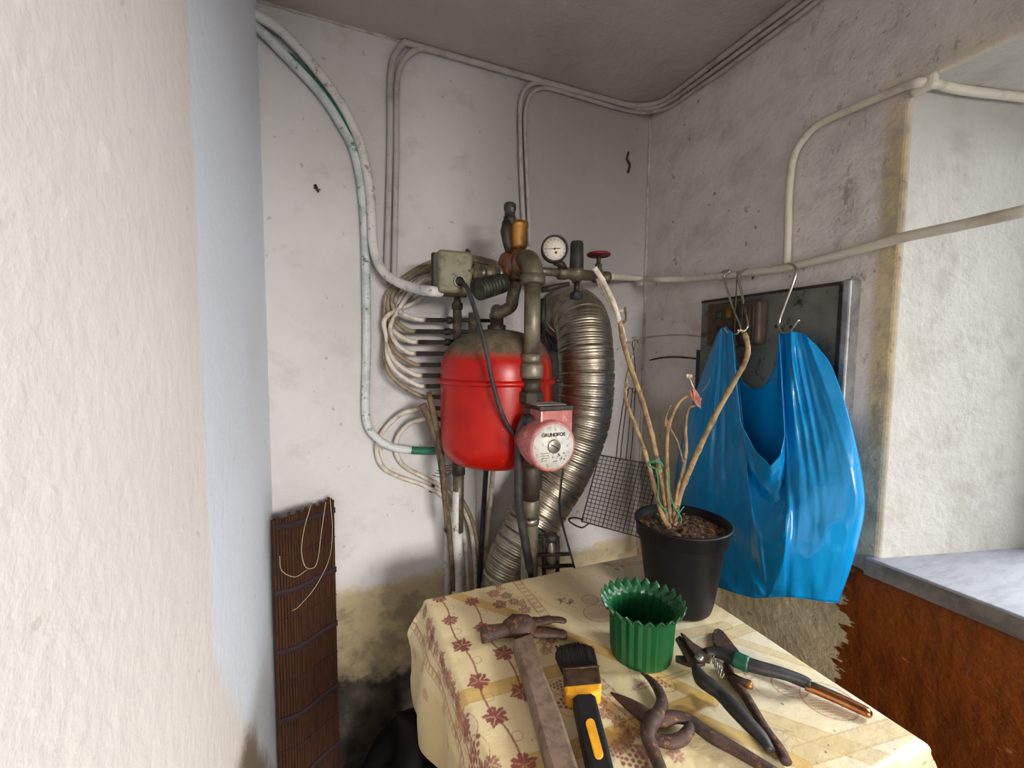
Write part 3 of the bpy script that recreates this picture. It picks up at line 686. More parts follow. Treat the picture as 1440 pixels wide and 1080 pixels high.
# ------------------------------------------------------------------ cables around the pump
def cable(label, pts, r, mat='rubber', name='cable', n=8, cat='cable'):
    P = V3(spline(pts, n)); o = MB().tube(P, r, 8).build(name, M[mat], None, P[0]); return tag(o, label, cat)
cable('dark cable hanging from the switch box port across the front of the red tank', [Y(647, 397, .774), Y(655, 402, .755), Y(662, 418, .742), Y(672, 450, .728), Y(683, 490, .715), Y(691, 530, .71), Y(700, 565, .71), Y(712, 595, .712), Y(728, 618, .712)], 0.0042, 'black_dusty')
cable('thick black cable running down the left of the pump to the lower pipe', [Y(742, 585, .695), Y(733, 600, .70), Y(730, 630, .70), Y(729, 670, .70), Y(730, 710, .702), Y(735, 742, .705), Y(740, 770, .708), Y(745, 800, .712), Y(748, 840, .716)], 0.0085, 'black_dusty')
cable('thin cable looping below the pump plate over the silver duct', [Y(792, 660, .645), Y(788, 690, .66), Y(787, 715, .68), Y(793, 745, .70), Y(800, 770, .70), Y(808, 800, .70), Y(812, 830, .70)], 0.0022)

# ------------------------------------------------------------------ drain fitting with black cap right of the lower pipe
df = thing('drain_valve', 'small glass drain fitting with black cap and dark bracket beside the lower pipe', 'valve', Y(774, 810, .745))
dc = Y(774, 760, .745)
MB().lathe([(0.006, -0.06), (0.0125, -0.055), (0.0125, -0.012), (0.009, -0.004), (0.009, 0.004)], dc, (0, 0, 1), 16).build('body', M['nickel'], df)
MB().lathe([(0.0135, 0.0), (0.0145, 0.003), (0.0145, 0.010), (0.012, 0.014), (0.001, 0.0145)], dc, (0, 0, 1), 18).build('cap', M['black_dusty'], df)
b = MB()
for (x0, x1, yy) in ((745, 800, 781), (762, 805, 797)): b.tube([Y(x0, yy, .735), Y(x1, yy-2, .735)], 0.0042, 8)
for xx in (765, 784): b.tube([Y(xx, 755, .74), Y(xx, 812, .74)], 0.0045, 8)
b.build('bracket', M['iron_dark'], df)

# ------------------------------------------------------------------ flexible duct
dpath = [Y(786, 452, .965), Y(797, 441, .935), Y(810, 442, .90), Y(819, 458, .865), Y(823, 490, .842), Y(825, 530, .832), Y(821, 580, .832), Y(810, 620, .836), Y(790, 665, .845), Y(765, 705, .85), Y(744, 742, .85), Y(728, 780, .85), Y(718, 815, .85), Y(712, 870, .85)]
DP = V3(spline(dpath, 40)); L = [0]
for i in range(1, len(DP)): L.append(L[-1]+(DP[i]-DP[i-1]).length)
tot = L[-1]; nS = 620; PP = []; RR = []; j = 0
for i in range(nS+1):
    s = tot*i/nS
    while j < len(L)-2 and L[j+1] < s: j += 1
    t = (s-L[j])/max(1e-9, L[j+1]-L[j]); PP.append(DP[j].lerp(DP[j+1], t))
    u = (s/0.0052) % 1; big = (s/0.0245+0.12*math.sin(s*40)) % 1
    RR.append(0.0625 + 0.0006*math.cos(2*PI*u) - (0.0024*math.exp(-((big-0.5)/0.10)**2)) + (0.0014*math.exp(-((big-0.66)/0.07)**2)))
dt = thing('flexible_duct', 'silver corrugated flue duct bending down from the back wall behind the pump', 'duct', DP[0])
MB().tube(PP, RR, 40, cap=False).build('corrugated_hose', M['duct'], dt)
d0 = (DP[3]-DP[0]).normalized(); cc = Y(792, 452, .97)
MB().lathe([(0.066, 0.0), (0.080, 0.0), (0.080, -0.006), (0.069, -0.010), (0.066, -0.022), (0.0645, -0.022)], Vector((cc.x, 0.975, cc.z)), (0, 1, 0), 40, cap=False).build('wall_collar', M['collar'], dt)
MB().tube([Y(760, 440, .93), Y(766, 470, .95), Y(774, 495, .96)], [0.003, 0.004, 0.003], 6).build('torn_foil', M['collar'], dt)

# ------------------------------------------------------------------ radiator manifold with painted tubes
mf = thing('radiator_manifold', 'manifold of two upright bars with fittings behind the red tank', 'manifold', Y(643, 690, .90))
MV = 0.905
for (px, top, bot) in ((643, 428, 700), (665, 440, 640)):
    MB().tube([Y(px, top, MV), Y(px, bot, MV)], 0.0098, 14).build('header_bar', M['iron'], mf)
MB().lathe([(0.010, -0.012), (0.012, -0.01), (0.012, 0.002), (0.008, 0.005), (0.007, 0.014)], Y(643, 428, MV), (0, 0, 1), 12).build('header_cap', M['iron_dark'], mf)
MB().lathe([(0.0145, -0.02), (0.0145, 0.012), (0.012, 0.014)], Y(645, 655, MV), (0, 0, 1), 12).build('header_union', M['iron_dark'], mf)
rows = [450, 466, 481, 497, 513, 528, 543, 558, 574, 589]
fit_end = [596, 583, 586, 583, 590, 592, 596, 600, 606, 602]
for i, ry in enumerate(rows):
    b = MB(); pE = Y(fit_end[i], ry, MV); pS = Y(640, ry+0.5, MV)
    b.tube([pS, pS.lerp(pE, .12), pS.lerp(pE, .13), pS.lerp(pE, .26), pS.lerp(pE, .27), pE], [0.0062, 0.0062, 0.0078, 0.0078, 0.0048, 0.0048], 10)
    b.build('fitting', M['iron_dark'], mf)
    if i < 2:
        b = MB(); b.tube([Y(645, ry, MV), Y(690, ry+1, MV)], 0.004, 8); b.build('cross_tube', M['iron_dark'], mf)
# tubes leaving the fittings
def tubeobj(label, pts, r=0.0056, mat='tube', grp='heating tubes at the manifold'):
    P = V3(spline(pts, 8)); o = MB().tube(P, r, 9).build('heating_tube', M[mat], None, P[0]); return tag(o, label, 'tube', grp)
ordn = ['first', 'second', 'third', 'fourth', 'fifth', 'sixth', 'seventh', 'eighth']
left = [561, 556, 552, 550, 548, 546, 544, 541]
yl = [430, 441, 452, 456, 462, 470, 476, 482]
ux = [560, 554, 566, 573, 550, 581, 590, 546]
for i in range(8):
    ry = rows[i]; e = fit_end[i]; lx = left[i]; off = 0.014+0.007*((i*3) % 5)
    pts = [Y(e+2, ry, MV), Y(e-7, ry-0.5, MV+0.002), Y(lx+0.42*(e-7-lx), ry-0.2*(ry-yl[i])-2, MV+0.010), Y(lx+2.5, 0.45*ry+0.55*yl[i], MV+0.020), B(lx, yl[i], max(off, .022))]
    if i >= 4: pts.append(B(lx-1, 446, off))
    q = ux[i]; pts += [B(q-3, 418+(q-546)*0.12, off), B(q+10, 399+(q-546)*0.22, off), B(588+(q-546)*0.25, 377+(q-546)*0.66, off), B(614, 366+(q-546)*0.86, off), B(640, 361+(q-546)*0.7, off)]
    if q < 562: pts += [B(668, 362+(q-546)*0.55, off), B(700, 371+(q-546)*0.55, off), B(735, 392+(q-546)*.4, off)]
    tubeobj('painted heating tube curving up from the %s fitting from the top of the manifold' % ordn[i], pts, 0.0050, ('tube', 'tube_dark', 'tube')[i % 3])
tubeobj('painted heating tube looping from the ninth fitting down to the wooden sticks', [Y(608, 574, MV), Y(596, 574, MV+.004), B(565, 582, .04), B(540, 605, .02), B(530, 628, .016), B(537, 655, .014), B(560, 670, .014), B(592, 681, .014), B(622, 697, .018), B(643, 722, .02), B(655, 770, .02), B(660, 850, .02)], 0.0052)
tubeobj('painted heating tube looping inside the outer loop from the lowest fitting', [Y(604, 589, MV), Y(594, 590, MV+.004), B(575, 597, .04), B(559, 615, .02), B(557, 636, .016), B(568, 655, .014), B(590, 668, .014), B(618, 682, .02), B(640, 700, .03), B(660, 735, .03), B(668, 790, .03), B(670, 850, .03)], 0.0052)
tubeobj('bare brown tube bowing out right of the white standpipe', [B(648, 700, .04), B(660, 722, .035), B(669, 752, .035), B(674, 790, .035), B(675, 850, .035)], 0.005, 'tube_dark')
tubeobj('pale tube standing straight under the tank beside the black hose', [B(694, 655, .04), B(690, 700, .035), B(684, 760, .03), B(679, 800, .03), B(675, 850, .03)], 0.0055, 'tube')
cable('straight black hose hanging from under the red tank', [B(684, 655, .06), B(681, 700, .05), B(678, 750, .04), B(675, 800, .04), B(672, 860, .04)], 0.0062, 'rubber', 'hose', cat='hose')
P = V3(spline([Y(644, 690, MV), Y(643, 730, MV), Y(643, 780, MV), Y(643, 860, MV), Y(643, 900, MV)], 4)); o = MB().tube(P, 0.0120, 14).build('standpipe', M['conduit'], None, P[-1]); tag(o, 'white painted standpipe rising under the manifold left of the tank bottom', 'pipe')
MB().tube([Y(645, 656, MV), Y(644, 748, MV)], 0.0122, 14).build('bare_section', M['iron'], o)
o = MB().tube([B(629, 748, .008), B(629, 850, .008)], 0.008, 8).build('conduit', M['conduit'], None, B(629, 850)); tag(o, 'short white conduit stub on the wall left of the standpipe', 'pipe')
MB().tube([B(627, 748, .018), B(632, 744, .02)], 0.008, 8).build('stub_cap', M['iron_dark'], o)
# sticks
for lab, pts, rs in (('forked dry stick leaning behind the manifold, the thicker one', [Y(594, 569, .87), Y(604, 590, .872), Y(615, 620, .875), Y(622, 660, .88), Y(626, 700, .885), Y(632, 750, .89), Y(638, 830, .90)], [.0085, .0075, .0082, .0078, .0072, .006, .005]),
                     ('darker dry stick leaning across the thicker one beside the tank', [Y(603, 551, .862), Y(609, 580, .864), Y(616, 610, .866), Y(621, 640, .868), Y(624, 680, .872), Y(627, 740, .876)], [.0055, .0065, .006, .006, .005, .003])):
    P = spline([(*p, r) for p, r in zip(pts, rs)], 5); o = MB().tube(V3(P), [p[3] for p in P], 9).build('dry_stick', M['stick'], None, P[-1][:3]); tag(o, lab, 'stick')
b = MB()
for k in range(5): b.tube([Y(608+3*k, 668-k*3, .872), Y(622+6*k, 672-k*5, .866), Y(640+k*2, 664-k*3, .875)], 0.0009, 5)
tag(b.build('tie_wire', M['iron_dark'], None, Y(620, 675, .87)), 'dark wire wrapped around the dry sticks', 'wire')
o = MB().tube([B(610, 681, .006), B(606, 692, .006)], [0.004, 0.005], 8).build('pipe_clip', M['iron_dark'], None, B(608, 687)); tag(o, 'small dark clip on the loop tube at the wall', 'clip')

# ------------------------------------------------------------------ wire grill basket hanging by the corner
gb = thing('grill_basket', 'rusty wire barbecue grill basket hanging on the wall left of the potted plant', 'grill', Y(865, 745, .87))
GY = 0.875
TL, TRt, BL, BR = (843, 640), (928, 655), (818, 733), (905, 757)
def gq(u, v, dy=0.0):
    x = (TL[0]*(1-u)+TRt[0]*u)*(1-v)+(BL[0]*(1-u)+BR[0]*u)*v; y = (TL[1]*(1-u)+TRt[1]*u)*(1-v)+(BL[1]*(1-u)+BR[1]*u)*v
    return Y(x, y, GY+dy)
for dy in (0.0, 0.022):
    b = MB(); b.tube([gq(0, 0, dy), gq(1, 0, dy), gq(1, 1, dy), gq(0, 1, dy)], 0.0022, 6, closed=True); b.build('frame', M['wire'], gb)
    for k in range(1, 15): MB().tube([gq(k/15, 0, dy-0.001), gq(k/15, 1, dy-0.001)], 0.0009 if k % 5 else 0.0014, 5).build('wire', M['wire'], gb)
    for k in range(1, 17): MB().tube([gq(0, k/17, dy+0.001), gq(1, k/17, dy+0.001)], 0.0009, 5).build('wire', M['wire'], gb)
for (u, v) in ((0, 0), (1, 0), (0, 1), (1, 1), (.5, 0), (.5, 1)):
    MB().tube([gq(u, v, 0), gq(u, v, 0.022)], 0.0015, 5).build('spacer', M['wire'], gb)
for k, (x0, x1) in enumerate(((862, 879), (868, 883), (876, 889), (882, 893))):
    MB().tube(V3(spline([Y(x0+4, 648, GY), Y(x0+8, 610, GY), Y(x1, 552, GY), Y(x1+2, 546, GY)], 5)), 0.0014, 6).build('handle_wire', M['wire'], gb)
MB().tube(V3(spline([Y(880, 552, GY), Y(886, 545, GY), Y(894, 551, GY), Y(892, 500, GY+.02), Y(889, 484, GY+.03), Y(893, 477, GY+.03), Y(898, 482, GY+.03)], 5)), 0.0013, 6).build('hanging_loop', M['wire'], gb)
MB().tube(V3(spline([gq(0.12, 1), Y(818, 742, GY), Y(803, 735, GY), Y(800, 730, GY), Y(808, 728, GY), gq(0.02, 0.97)], 6)), 0.002, 6).build('latch_loop', M['wire'], gb)

# ------------------------------------------------------------------ steel panel and brown box on the right wall
pa = thing('steel_panel', 'grey steel cover panel with bright edge strip on the right wall behind the bag', 'panel', R(1100, 600, 0))
y0, y1 = 0.752, 0.452; zb, zt = 1.214, 1.437
MB().box((XR-0.011, (y0+y1)/2, (zb+zt)/2), (0.022, y0-y1, zt-zb), 0.002).build('cover_plate', M['panel'], pa)
MB().box((XR-0.013, y1-0.006, (zb+zt)/2), (0.030, 0.013, zt-zb+0.002), 0.003).build('edge_strip', M['panel_edge'], pa)
b = MB(); bx(b, (XR-0.0235, y1+0.001, zb), (XR-0.0215, y1+0.008, zt-0.006)); bx(b, (XR-0.0235, y1+0.006, zt-0.006), (XR-0.0215, y0, zt-0.001)); b.build('shadow_strip', M['iron_dark'], pa)  # solid dark strips painted in as the shadow line along the plate edges
for (sx, sy) in ((1183, 411), (1125, 424), (1092, 459), (1113, 460), (1062, 480)):
    p = R(sx, sy, .0225); MB().lathe([(0.0035, 0.0), (0.0035, 0.0015), (0.0015, 0.0025)], p, (-1, 0, 0), 12).build('screw', M['iron_dark'], pa)
bb = thing('thermostat_box', 'brown bakelite control box with ribbed round-edged cover at the panel left end', 'control', R(1040, 490, .02))
e = lambda x, y: R(x, y, .028)
ya_, yb2 = R(1002, 450, .03).y, R(1046, 450, .03).y; yc_ = R(1077, 450, .03).y
za_, zb_ = R(1040, 424, .03).z, R(1040, 487, .03).z
MB().box((XR-0.034, (ya_+yb2)/2, (za_+zb_)/2), (0.024, ya_-yb2, za_-zb_), 0.003).build('control_face', M['brownbox'], bb)
MB().box((XR-0.036, (yb2+yc_)/2, (za_+zb_)/2), (0.028, yb2-yc_, za_-zb_-0.004), 0.009, seg=4).build('ribbed_cover', M['brownbox'], bb)
for k in range(4):
    yy = yb2-(yb2-yc_)*(0.25+0.17*k); MB().box((XR-0.0505, yy, (za_+zb_)/2), (0.002, 0.003, (za_-zb_)*0.7), 0.0008).build('rib', M['brownbox'], bb)
for (sx, sy, w_, h_, mm) in ((1012, 442, .016, .018, 'ink'), (1012, 443, .009, .010, 'green_band'), (1025, 440, .012, .02, 'brass'), (1011, 462, .012, .012, 'ink'), (1035, 436, .01, .016, 'ink')):
    p = R(sx, sy, .046); MB().box((XR-0.0465-(0.001 if mm == 'green_band' else 0), p.y, p.z), (0.002, w_, h_), 0.0006).build('switch_rocker', M[mm], bb)
o = bx(MB(), (XR-0.012, R(998, 510, .01).y-0.02, R(990, 570, .01).z), (XR-0.003, R(980, 500, .01).y, R(985, 492, .01).z)).build('navy_board', M['navy'], None, R(985, 530)); tag(o, 'dark navy board edge sticking out behind the bag and panel left end', 'board')

# ------------------------------------------------------------------ hooks
def hook(label, pts, r=0.0026):
    P = V3(spline([R(*p) for p in pts], 6)); o = MB().tube(P, r, 8).build('hook', M['chrome'], None, P[0]); return tag(o, label, 'hook', 'steel hooks on the water pipe')
hook('left steel hook on the pipe, its shank slanting right over the control box', [(1014, 395, .012), (1013, 387, .016), (1018, 381, .024), (1027, 381, .035), (1020, 386, .042), (1018, 392, .044), (1024, 412, .046), (1033, 438, .048), (1041, 457, .05), (1041, 465, .052), (1034, 470, .056), (1024, 468, .060), (1019, 461, .062)])
hook('middle steel hook on the pipe beside the left one, with dry twig caught in it', [(1058, 392, .012), (1060, 385, .016), (1052, 379, .024), (1045, 381, .034), (1040, 387, .042), (1039, 394, .044), (1043, 412, .046), (1048, 436, .048), (1052, 453, .05), (1050, 463, .053), (1043, 468, .056)])
hook('right steel hook carrying the right handle of the blue bag', [(1100, 384, .012), (1100, 377, .015), (1105, 372, .022), (1113, 371, .034), (1119, 377, .042), (1119, 386, .045), (1112, 408, .048), (1103, 432, .050), (1096, 452, .052), (1096, 462, .055), (1102, 469, .06), (1112, 465, .064), (1124, 449, .066)])
cable('thin brown string dangling from the left hook beside the bag', [R(1037, 382, .044), R(1036, 400, .046), R(1034, 440, .05), R(1033, 480, .054), R(1033, 515, .058)], 0.0012, 'stick', 'string', cat='string')

# ------------------------------------------------------------------ blue carrier bag
cols_f = [
 (0.00, [(972, 802), (955, 740), (949, 680), (961, 610), (984, 535), (1008, 469)]),
 (0.14, [(1000, 822), (985, 750), (983, 690), (991, 620), (1003, 540), (1014, 461)]),
 (0.26, [(1034, 834), (1024, 760), (1020, 700), (1020, 630), (1022, 550), (1021, 459)]),
 (0.36, [(1062, 841), (1058, 780), (1056, 725), (1049, 640), (1039, 565), (1030, 468)]),
 (0.50, [(1090, 839), (1089, 803), (1088, 767), (1086, 731), (1085, 693), (1084, 656)]),
 (0.60, [(1110, 839), (1110, 780), (1110, 720), (1106, 630), (1099, 550), (1096, 470)]),
 (0.72, [(1135, 842), (1138, 770), (1138, 700), (1130, 620), (1117, 530), (1110, 465)]),
 (0.87, [(1160, 846), (1178, 770), (1180, 700), (1166, 610), (1147, 530), (1131, 469)]),
 (1.00, [(1180, 848), (1205, 770), (1216, 700), (1198, 600), (1172, 520), (1150, 487)])]
cols_b = [(s, list(p)) for s, p in cols_f]
cols_b[4] = (0.50, [(1090, 836), (1086, 780), (1082, 720), (1077, 660), (1073, 600), (1070, 542)])
cols_b[3] = (0.36, [(1062, 838), (1058, 770), (1054, 705), (1048, 630), (1041, 555), (1031, 466)])
cols_b[5] = (0.60, [(1110, 836), (1109, 770), (1107, 705), (1101, 620), (1096, 545), (1095, 470)])
def neck(cols, rim):
    ss = [c[0] for c in cols]; out = [c for c in cols if c[0] != 0.50]
    for s_, tp_ in rim:
        i = max(k for k in range(len(ss)-1) if ss[k] <= s_); u = (s_-ss[i])/(ss[i+1]-ss[i])
        a, b_ = np.array(cols[i][1], float), np.array(cols[i+1][1], float); c = a*(1-u)+b_*u; t5 = np.array(tp_, float)
        c = np.array([c[0]+(t5-c[0])*k/5 + (c[k]-c[0]-(c[5]-c[0])*k/5)*0.25 for k in range(6)]); c[5] = t5
        out.append((s_, [tuple(q) for q in c]))
    return sorted(out, key=lambda c: c[0])
cols_f = neck(cols_f, [(0.40, (1036, 540)), (0.43, (1042, 596)), (0.465, (1062, 634)), (0.50, (1084, 656)), (0.53, (1098, 641)), (0.56, (1104, 612)), (0.58, (1101, 560))])
cols_b = neck(cols_b, [(0.40, (1035, 505)), (0.43, (1044, 536)), (0.465, (1058, 547)), (0.50, (1072, 545)), (0.53, (1082, 534)), (0.56, (1090, 515)), (0.58, (1094, 494))])
def bagfn(cols, front):
    ss = [c[0] for c in cols]
    dense = [np.array(spline(c[1], 10)) for c in cols]   # 51 points each
    def fn(s, t):
        i = max(k for k in range(len(ss)-1) if ss[k] <= s+1e-9); u = min(1, max(0, (s-ss[i])/(ss[i+1]-ss[i])))
        k = t*50; a = int(min(49, k)); f = k-a
        P = [dense[j][a]*(1-f)+dense[j][a+1]*f for j in (i, i+1)]
        p = P[0]*(1-u)+P[1]*u
        edge = math.sin(PI*min(1, max(0, s)))**0.55 if 0 < s < 1 else 0.0
        bul = (0.45+0.55*math.sin(PI*min(1, t*1.25+0.12)))
        if front:
            vnk = math.exp(-((s-0.49)/0.10)**2)
            off = 0.050 + edge*0.066*bul*(1-0.78*t**1.5*(1-vnk)) + 0.022*vnk*t**3
            fold = 0.0
            ctr = 0.19 if s < 0.45 else 0.78
            sp = (s-ctr)*(1.0+1.2*t)          # creases fan out from each handle
            rid = lambda a, b, c: (1-abs(mnoise.noise(Vector((a, b, c))))*2.2)
            fold += 0.0100*rid(sp*3.3+ctr*9, t*0.7, 2.2)*edge*(0.35+0.65*t)
            fold += 0.0013*rid(sp*13.0+ctr*5, t*1.6, 5.4)*edge*(0.25+0.75*t)
            fold += 0.016*mnoise.noise(Vector((s*3.2, t*2.2, 3.1)))*edge
            fold += 0.0045*rid(s*6+t*5, t*6.0-s*3, 7.7)*edge*(1-0.6*t)
            fold += 0.0030*math.sin(s*120+t*3)*math.exp(-((s-0.75)/0.07)**2)*math.exp(-((t-0.72)/0.22)**2)
            fold += 0.0026*math.sin(s*105+t*4)*math.exp(-((s-0.22)/0.08)**2)*math.exp(-((t-0.62)/0.3)**2)
            fold += 0.012*math.exp(-((s-0.44-0.20*(1-t))/0.045)**2)*math.exp(-((t-0.5)/0.35)**2)
            fold -= 0.012*math.exp(-((s-0.60-0.02*t)/0.035)**2)*t
            off += fold
        else:
            off = 0.050 - edge*0.022 + 0.004*mnoise.noise(Vector((s*6, t*2, 9.0)))*edge
        return R(float(p[0]), float(p[1]), max(0.027, off))
    return fn
bagb = MB(); bagb.grid(bagfn(cols_f, True), 150, 110); bagb.grid(bagfn(cols_b, False), 100, 60, flip=True)
# bottom closing strip
ff, fb = bagfn(cols_f, True), bagfn(cols_b, False)
bagb.grid(lambda u, v: ff(u, 0).lerp(fb(u, 0), v), 60, 2)
bg = thing('carrier_bag', 'glossy blue plastic carrier bag hanging by its handles on the right wall', 'bag', R(1090, 845, .06))
hem = [bagfn(cols_f, True)(0.34+0.28*i/60, 1.0) - Vector((0.0006, 0, 0)) for i in range(61)]
MB().tube(hem, 0.0011, 6).build('rolled_hem', M['bag'], bg)
o = bagb.build('bag_skin', M['bag'], bg)
sd = o.modifiers.new('film', 'SOLIDIFY'); sd.thickness = 0.0006

# ------------------------------------------------------------------ bamboo blind in the left corner
mt = thing('bamboo_blind', 'folded brown bamboo roller blind standing upright in the left corner', 'blind', (-0.065, 0.93, 0.30))
mz1 = Y(425, 712, .935)[2]; A0 = Vector((-0.114, 0.896, 0)); A1 = Vector((-0.008, 0.958, 0))
nsl = 26; dirv = (A1-A0); nv = Vector((dirv.y, -dirv.x, 0)).normalized()
def mcurve(u):
    return A0 + dirv*u + nv*(0.012*math.sin(PI*u)+0.004*math.sin(7*u))
base = MB()
for k in range(nsl):
    u = (k+0.5)/nsl; p = mcurve(u); q = mcurve(u+0.01)-mcurve(u-0.01); ang = math.atan2(q.y, q.x)
    zt_ = mz1 + 0.004*math.sin(k*1.7) - (0.007 if k in (0, 1, 2, 3, 4) else 0) + (0.004 if k > 20 else 0)
    wdt = dirv.length/nsl*0.94
    b = MB(); b.box((p.x, p.y, (0.0+zt_)/2), (wdt, 0.0036+0.0014*(k % 3 == 0), zt_), 0.0008, Matrix.Rotation(ang, 3, 'Z'), 1); b.build('slat', M['slat'], mt)
for k in range(8):   # second layer behind gives it thickness
    u = (k+0.5)/8; p = mcurve(u)-nv*0.009; b = MB(); b.box((p.x, p.y, mz1/2-0.004), (dirv.length/8, 0.006, mz1-0.008), 0.001, Matrix.Rotation(math.atan2(dirv.y, dirv.x), 3, 'Z'), 1); b.build('rear_slat', M['slat'], mt)
for zi, wide in ((735, 1), (775, 0), (824, 1), (862, 0), (905, 1), (948, 0), (998, 1), (1040, 0), (1085, 1)):
    zz = Y(425, zi-3, .915)[2]
    if wide:
        for r_ in range(2):
            P = [mcurve(i/104)+nv*(0.0032)+Vector((0, 0, zz+(0.0055 if (i//2+r_) % 2 else -0.0055))) for i in range(0, 105)]
            MB().tube(P, 0.0017, 4).build('woven_band', M['weave'], mt)
    else:
        P = [mcurve(i/52)+nv*(0.003+0.0008*(i % 2))+Vector((0, 0, zz)) for i in range(53)]
        MB().tube(P, 0.0009, 4).build('woven_thread', M['weave'], mt)
def mp(u, py): 
    p = mcurve(u)+nv*0.006; p.z = Y(425, py, .915)[2]; return p
MB().tube(V3(spline([mp(.55, 712), mp(.42, 740), mp(.36, 770), mp(.42, 795), mp(.58, 802), mp(.66, 790), mp(.72, 760), mp(.82, 715)], 6)), 0.0007, 5).build('pull_cord', M['cord'], mt)
MB().tube(V3(spline([mp(.9, 712), mp(.93, 760), mp(.86, 800), mp(.6, 830), mp(.3, 845), mp(.2, 848)], 6)), 0.0006, 5).build('pull_cord', M['cord'], mt)
MB().tube(V3(spline([mp(.06, 770), mp(.08, 790), mp(.25, 803), mp(.45, 800)], 6)), 0.0006, 5).build('pull_cord', M['cord'], mt)

# ------------------------------------------------------------------ black sack in the dark, left of the table
def sack(u, v):
    a = 2*PI*u; zz = v
    prof = [(0.0, 0.085), (0.1, 0.11), (0.6, 0.11), (0.88, 0.098), (0.96, 0.075), (1.0, 0.001)]
    for (h0, r0), (h1, r1) in zip(prof, prof[1:]):
        if h0 <= v <= h1: r = r0+(r1-r0)*(v-h0)/(h1-h0); break
    nz = mnoise.noise(Vector((math.cos(a)*1.6, math.sin(a)*1.6, v*3+5)))*0.016 + mnoise.noise(Vector((math.cos(a)*5, math.sin(a)*5, v*7)))*0.005
    r = max(0.0005, r+nz*min(1, (1-v)*8))
    return Vector((0.085+0.78*r*math.cos(a)+0.012*v, 0.79+r*math.sin(a)*0.8, 0.585*v+0.045*math.cos(a-0.2)*v**3))
o = MB().grid(sack, 40, 40).build('rubbish_sack', M['sack'], None, (0.07, 0.80, 0)); tag(o, 'black plastic rubbish sack in the shadow left of the table', 'sack')

# ------------------------------------------------------------------ table and printed oilcloth
X0, X1, Y0, Y1 = 0.128, 0.572, 0.218, 0.681
tb_ = thing('table', 'small wooden table under the grape patterned cloth', 'table', (0.35, 0.45, 0))
bx(MB(), (X0+0.004, Y0+0.004, ZT-0.028), (X1-0.004, Y1-0.004, ZT-0.003)).build('tabletop', M['wood'], tb_)
b = MB()
for (a, c) in (((X0+.03, Y0+.03), (X1-.03, Y0+.05)), ((X0+.03, Y1-.05), (X1-.03, Y1-.03)), ((X0+.03, Y0+.05), (X0+.05, Y1-.05)), ((X1-.05, Y0+.05), (X1-.03, Y1-.05))):
    b = MB(); bx(b, (a[0], a[1], ZT-.11), (c[0], c[1], ZT-.028)); b.build('apron', M['wood'], tb_)
for (lx_, ly_) in ((X0+.045, Y0+.045), (X1-.045, Y0+.045), (X0+.045, Y1-.045), (X1-.045, Y1-.045)):
    b = MB(); b.add([Vector((lx_+sx*(.022 if k else .015), ly_+sy*(.022 if k else .015), (ZT-.028) if k else 0)) for k in (0, 1) for sx, sy in ((-1, -1), (1, -1), (1, 1), (-1, 1))],
        [(3, 2, 1, 0), (4, 5, 6, 7)]+[(i, (i+1) % 4, 4+(i+1) % 4, 4+i) for i in range(4)], False); b.build('leg', M['wood'], tb_)

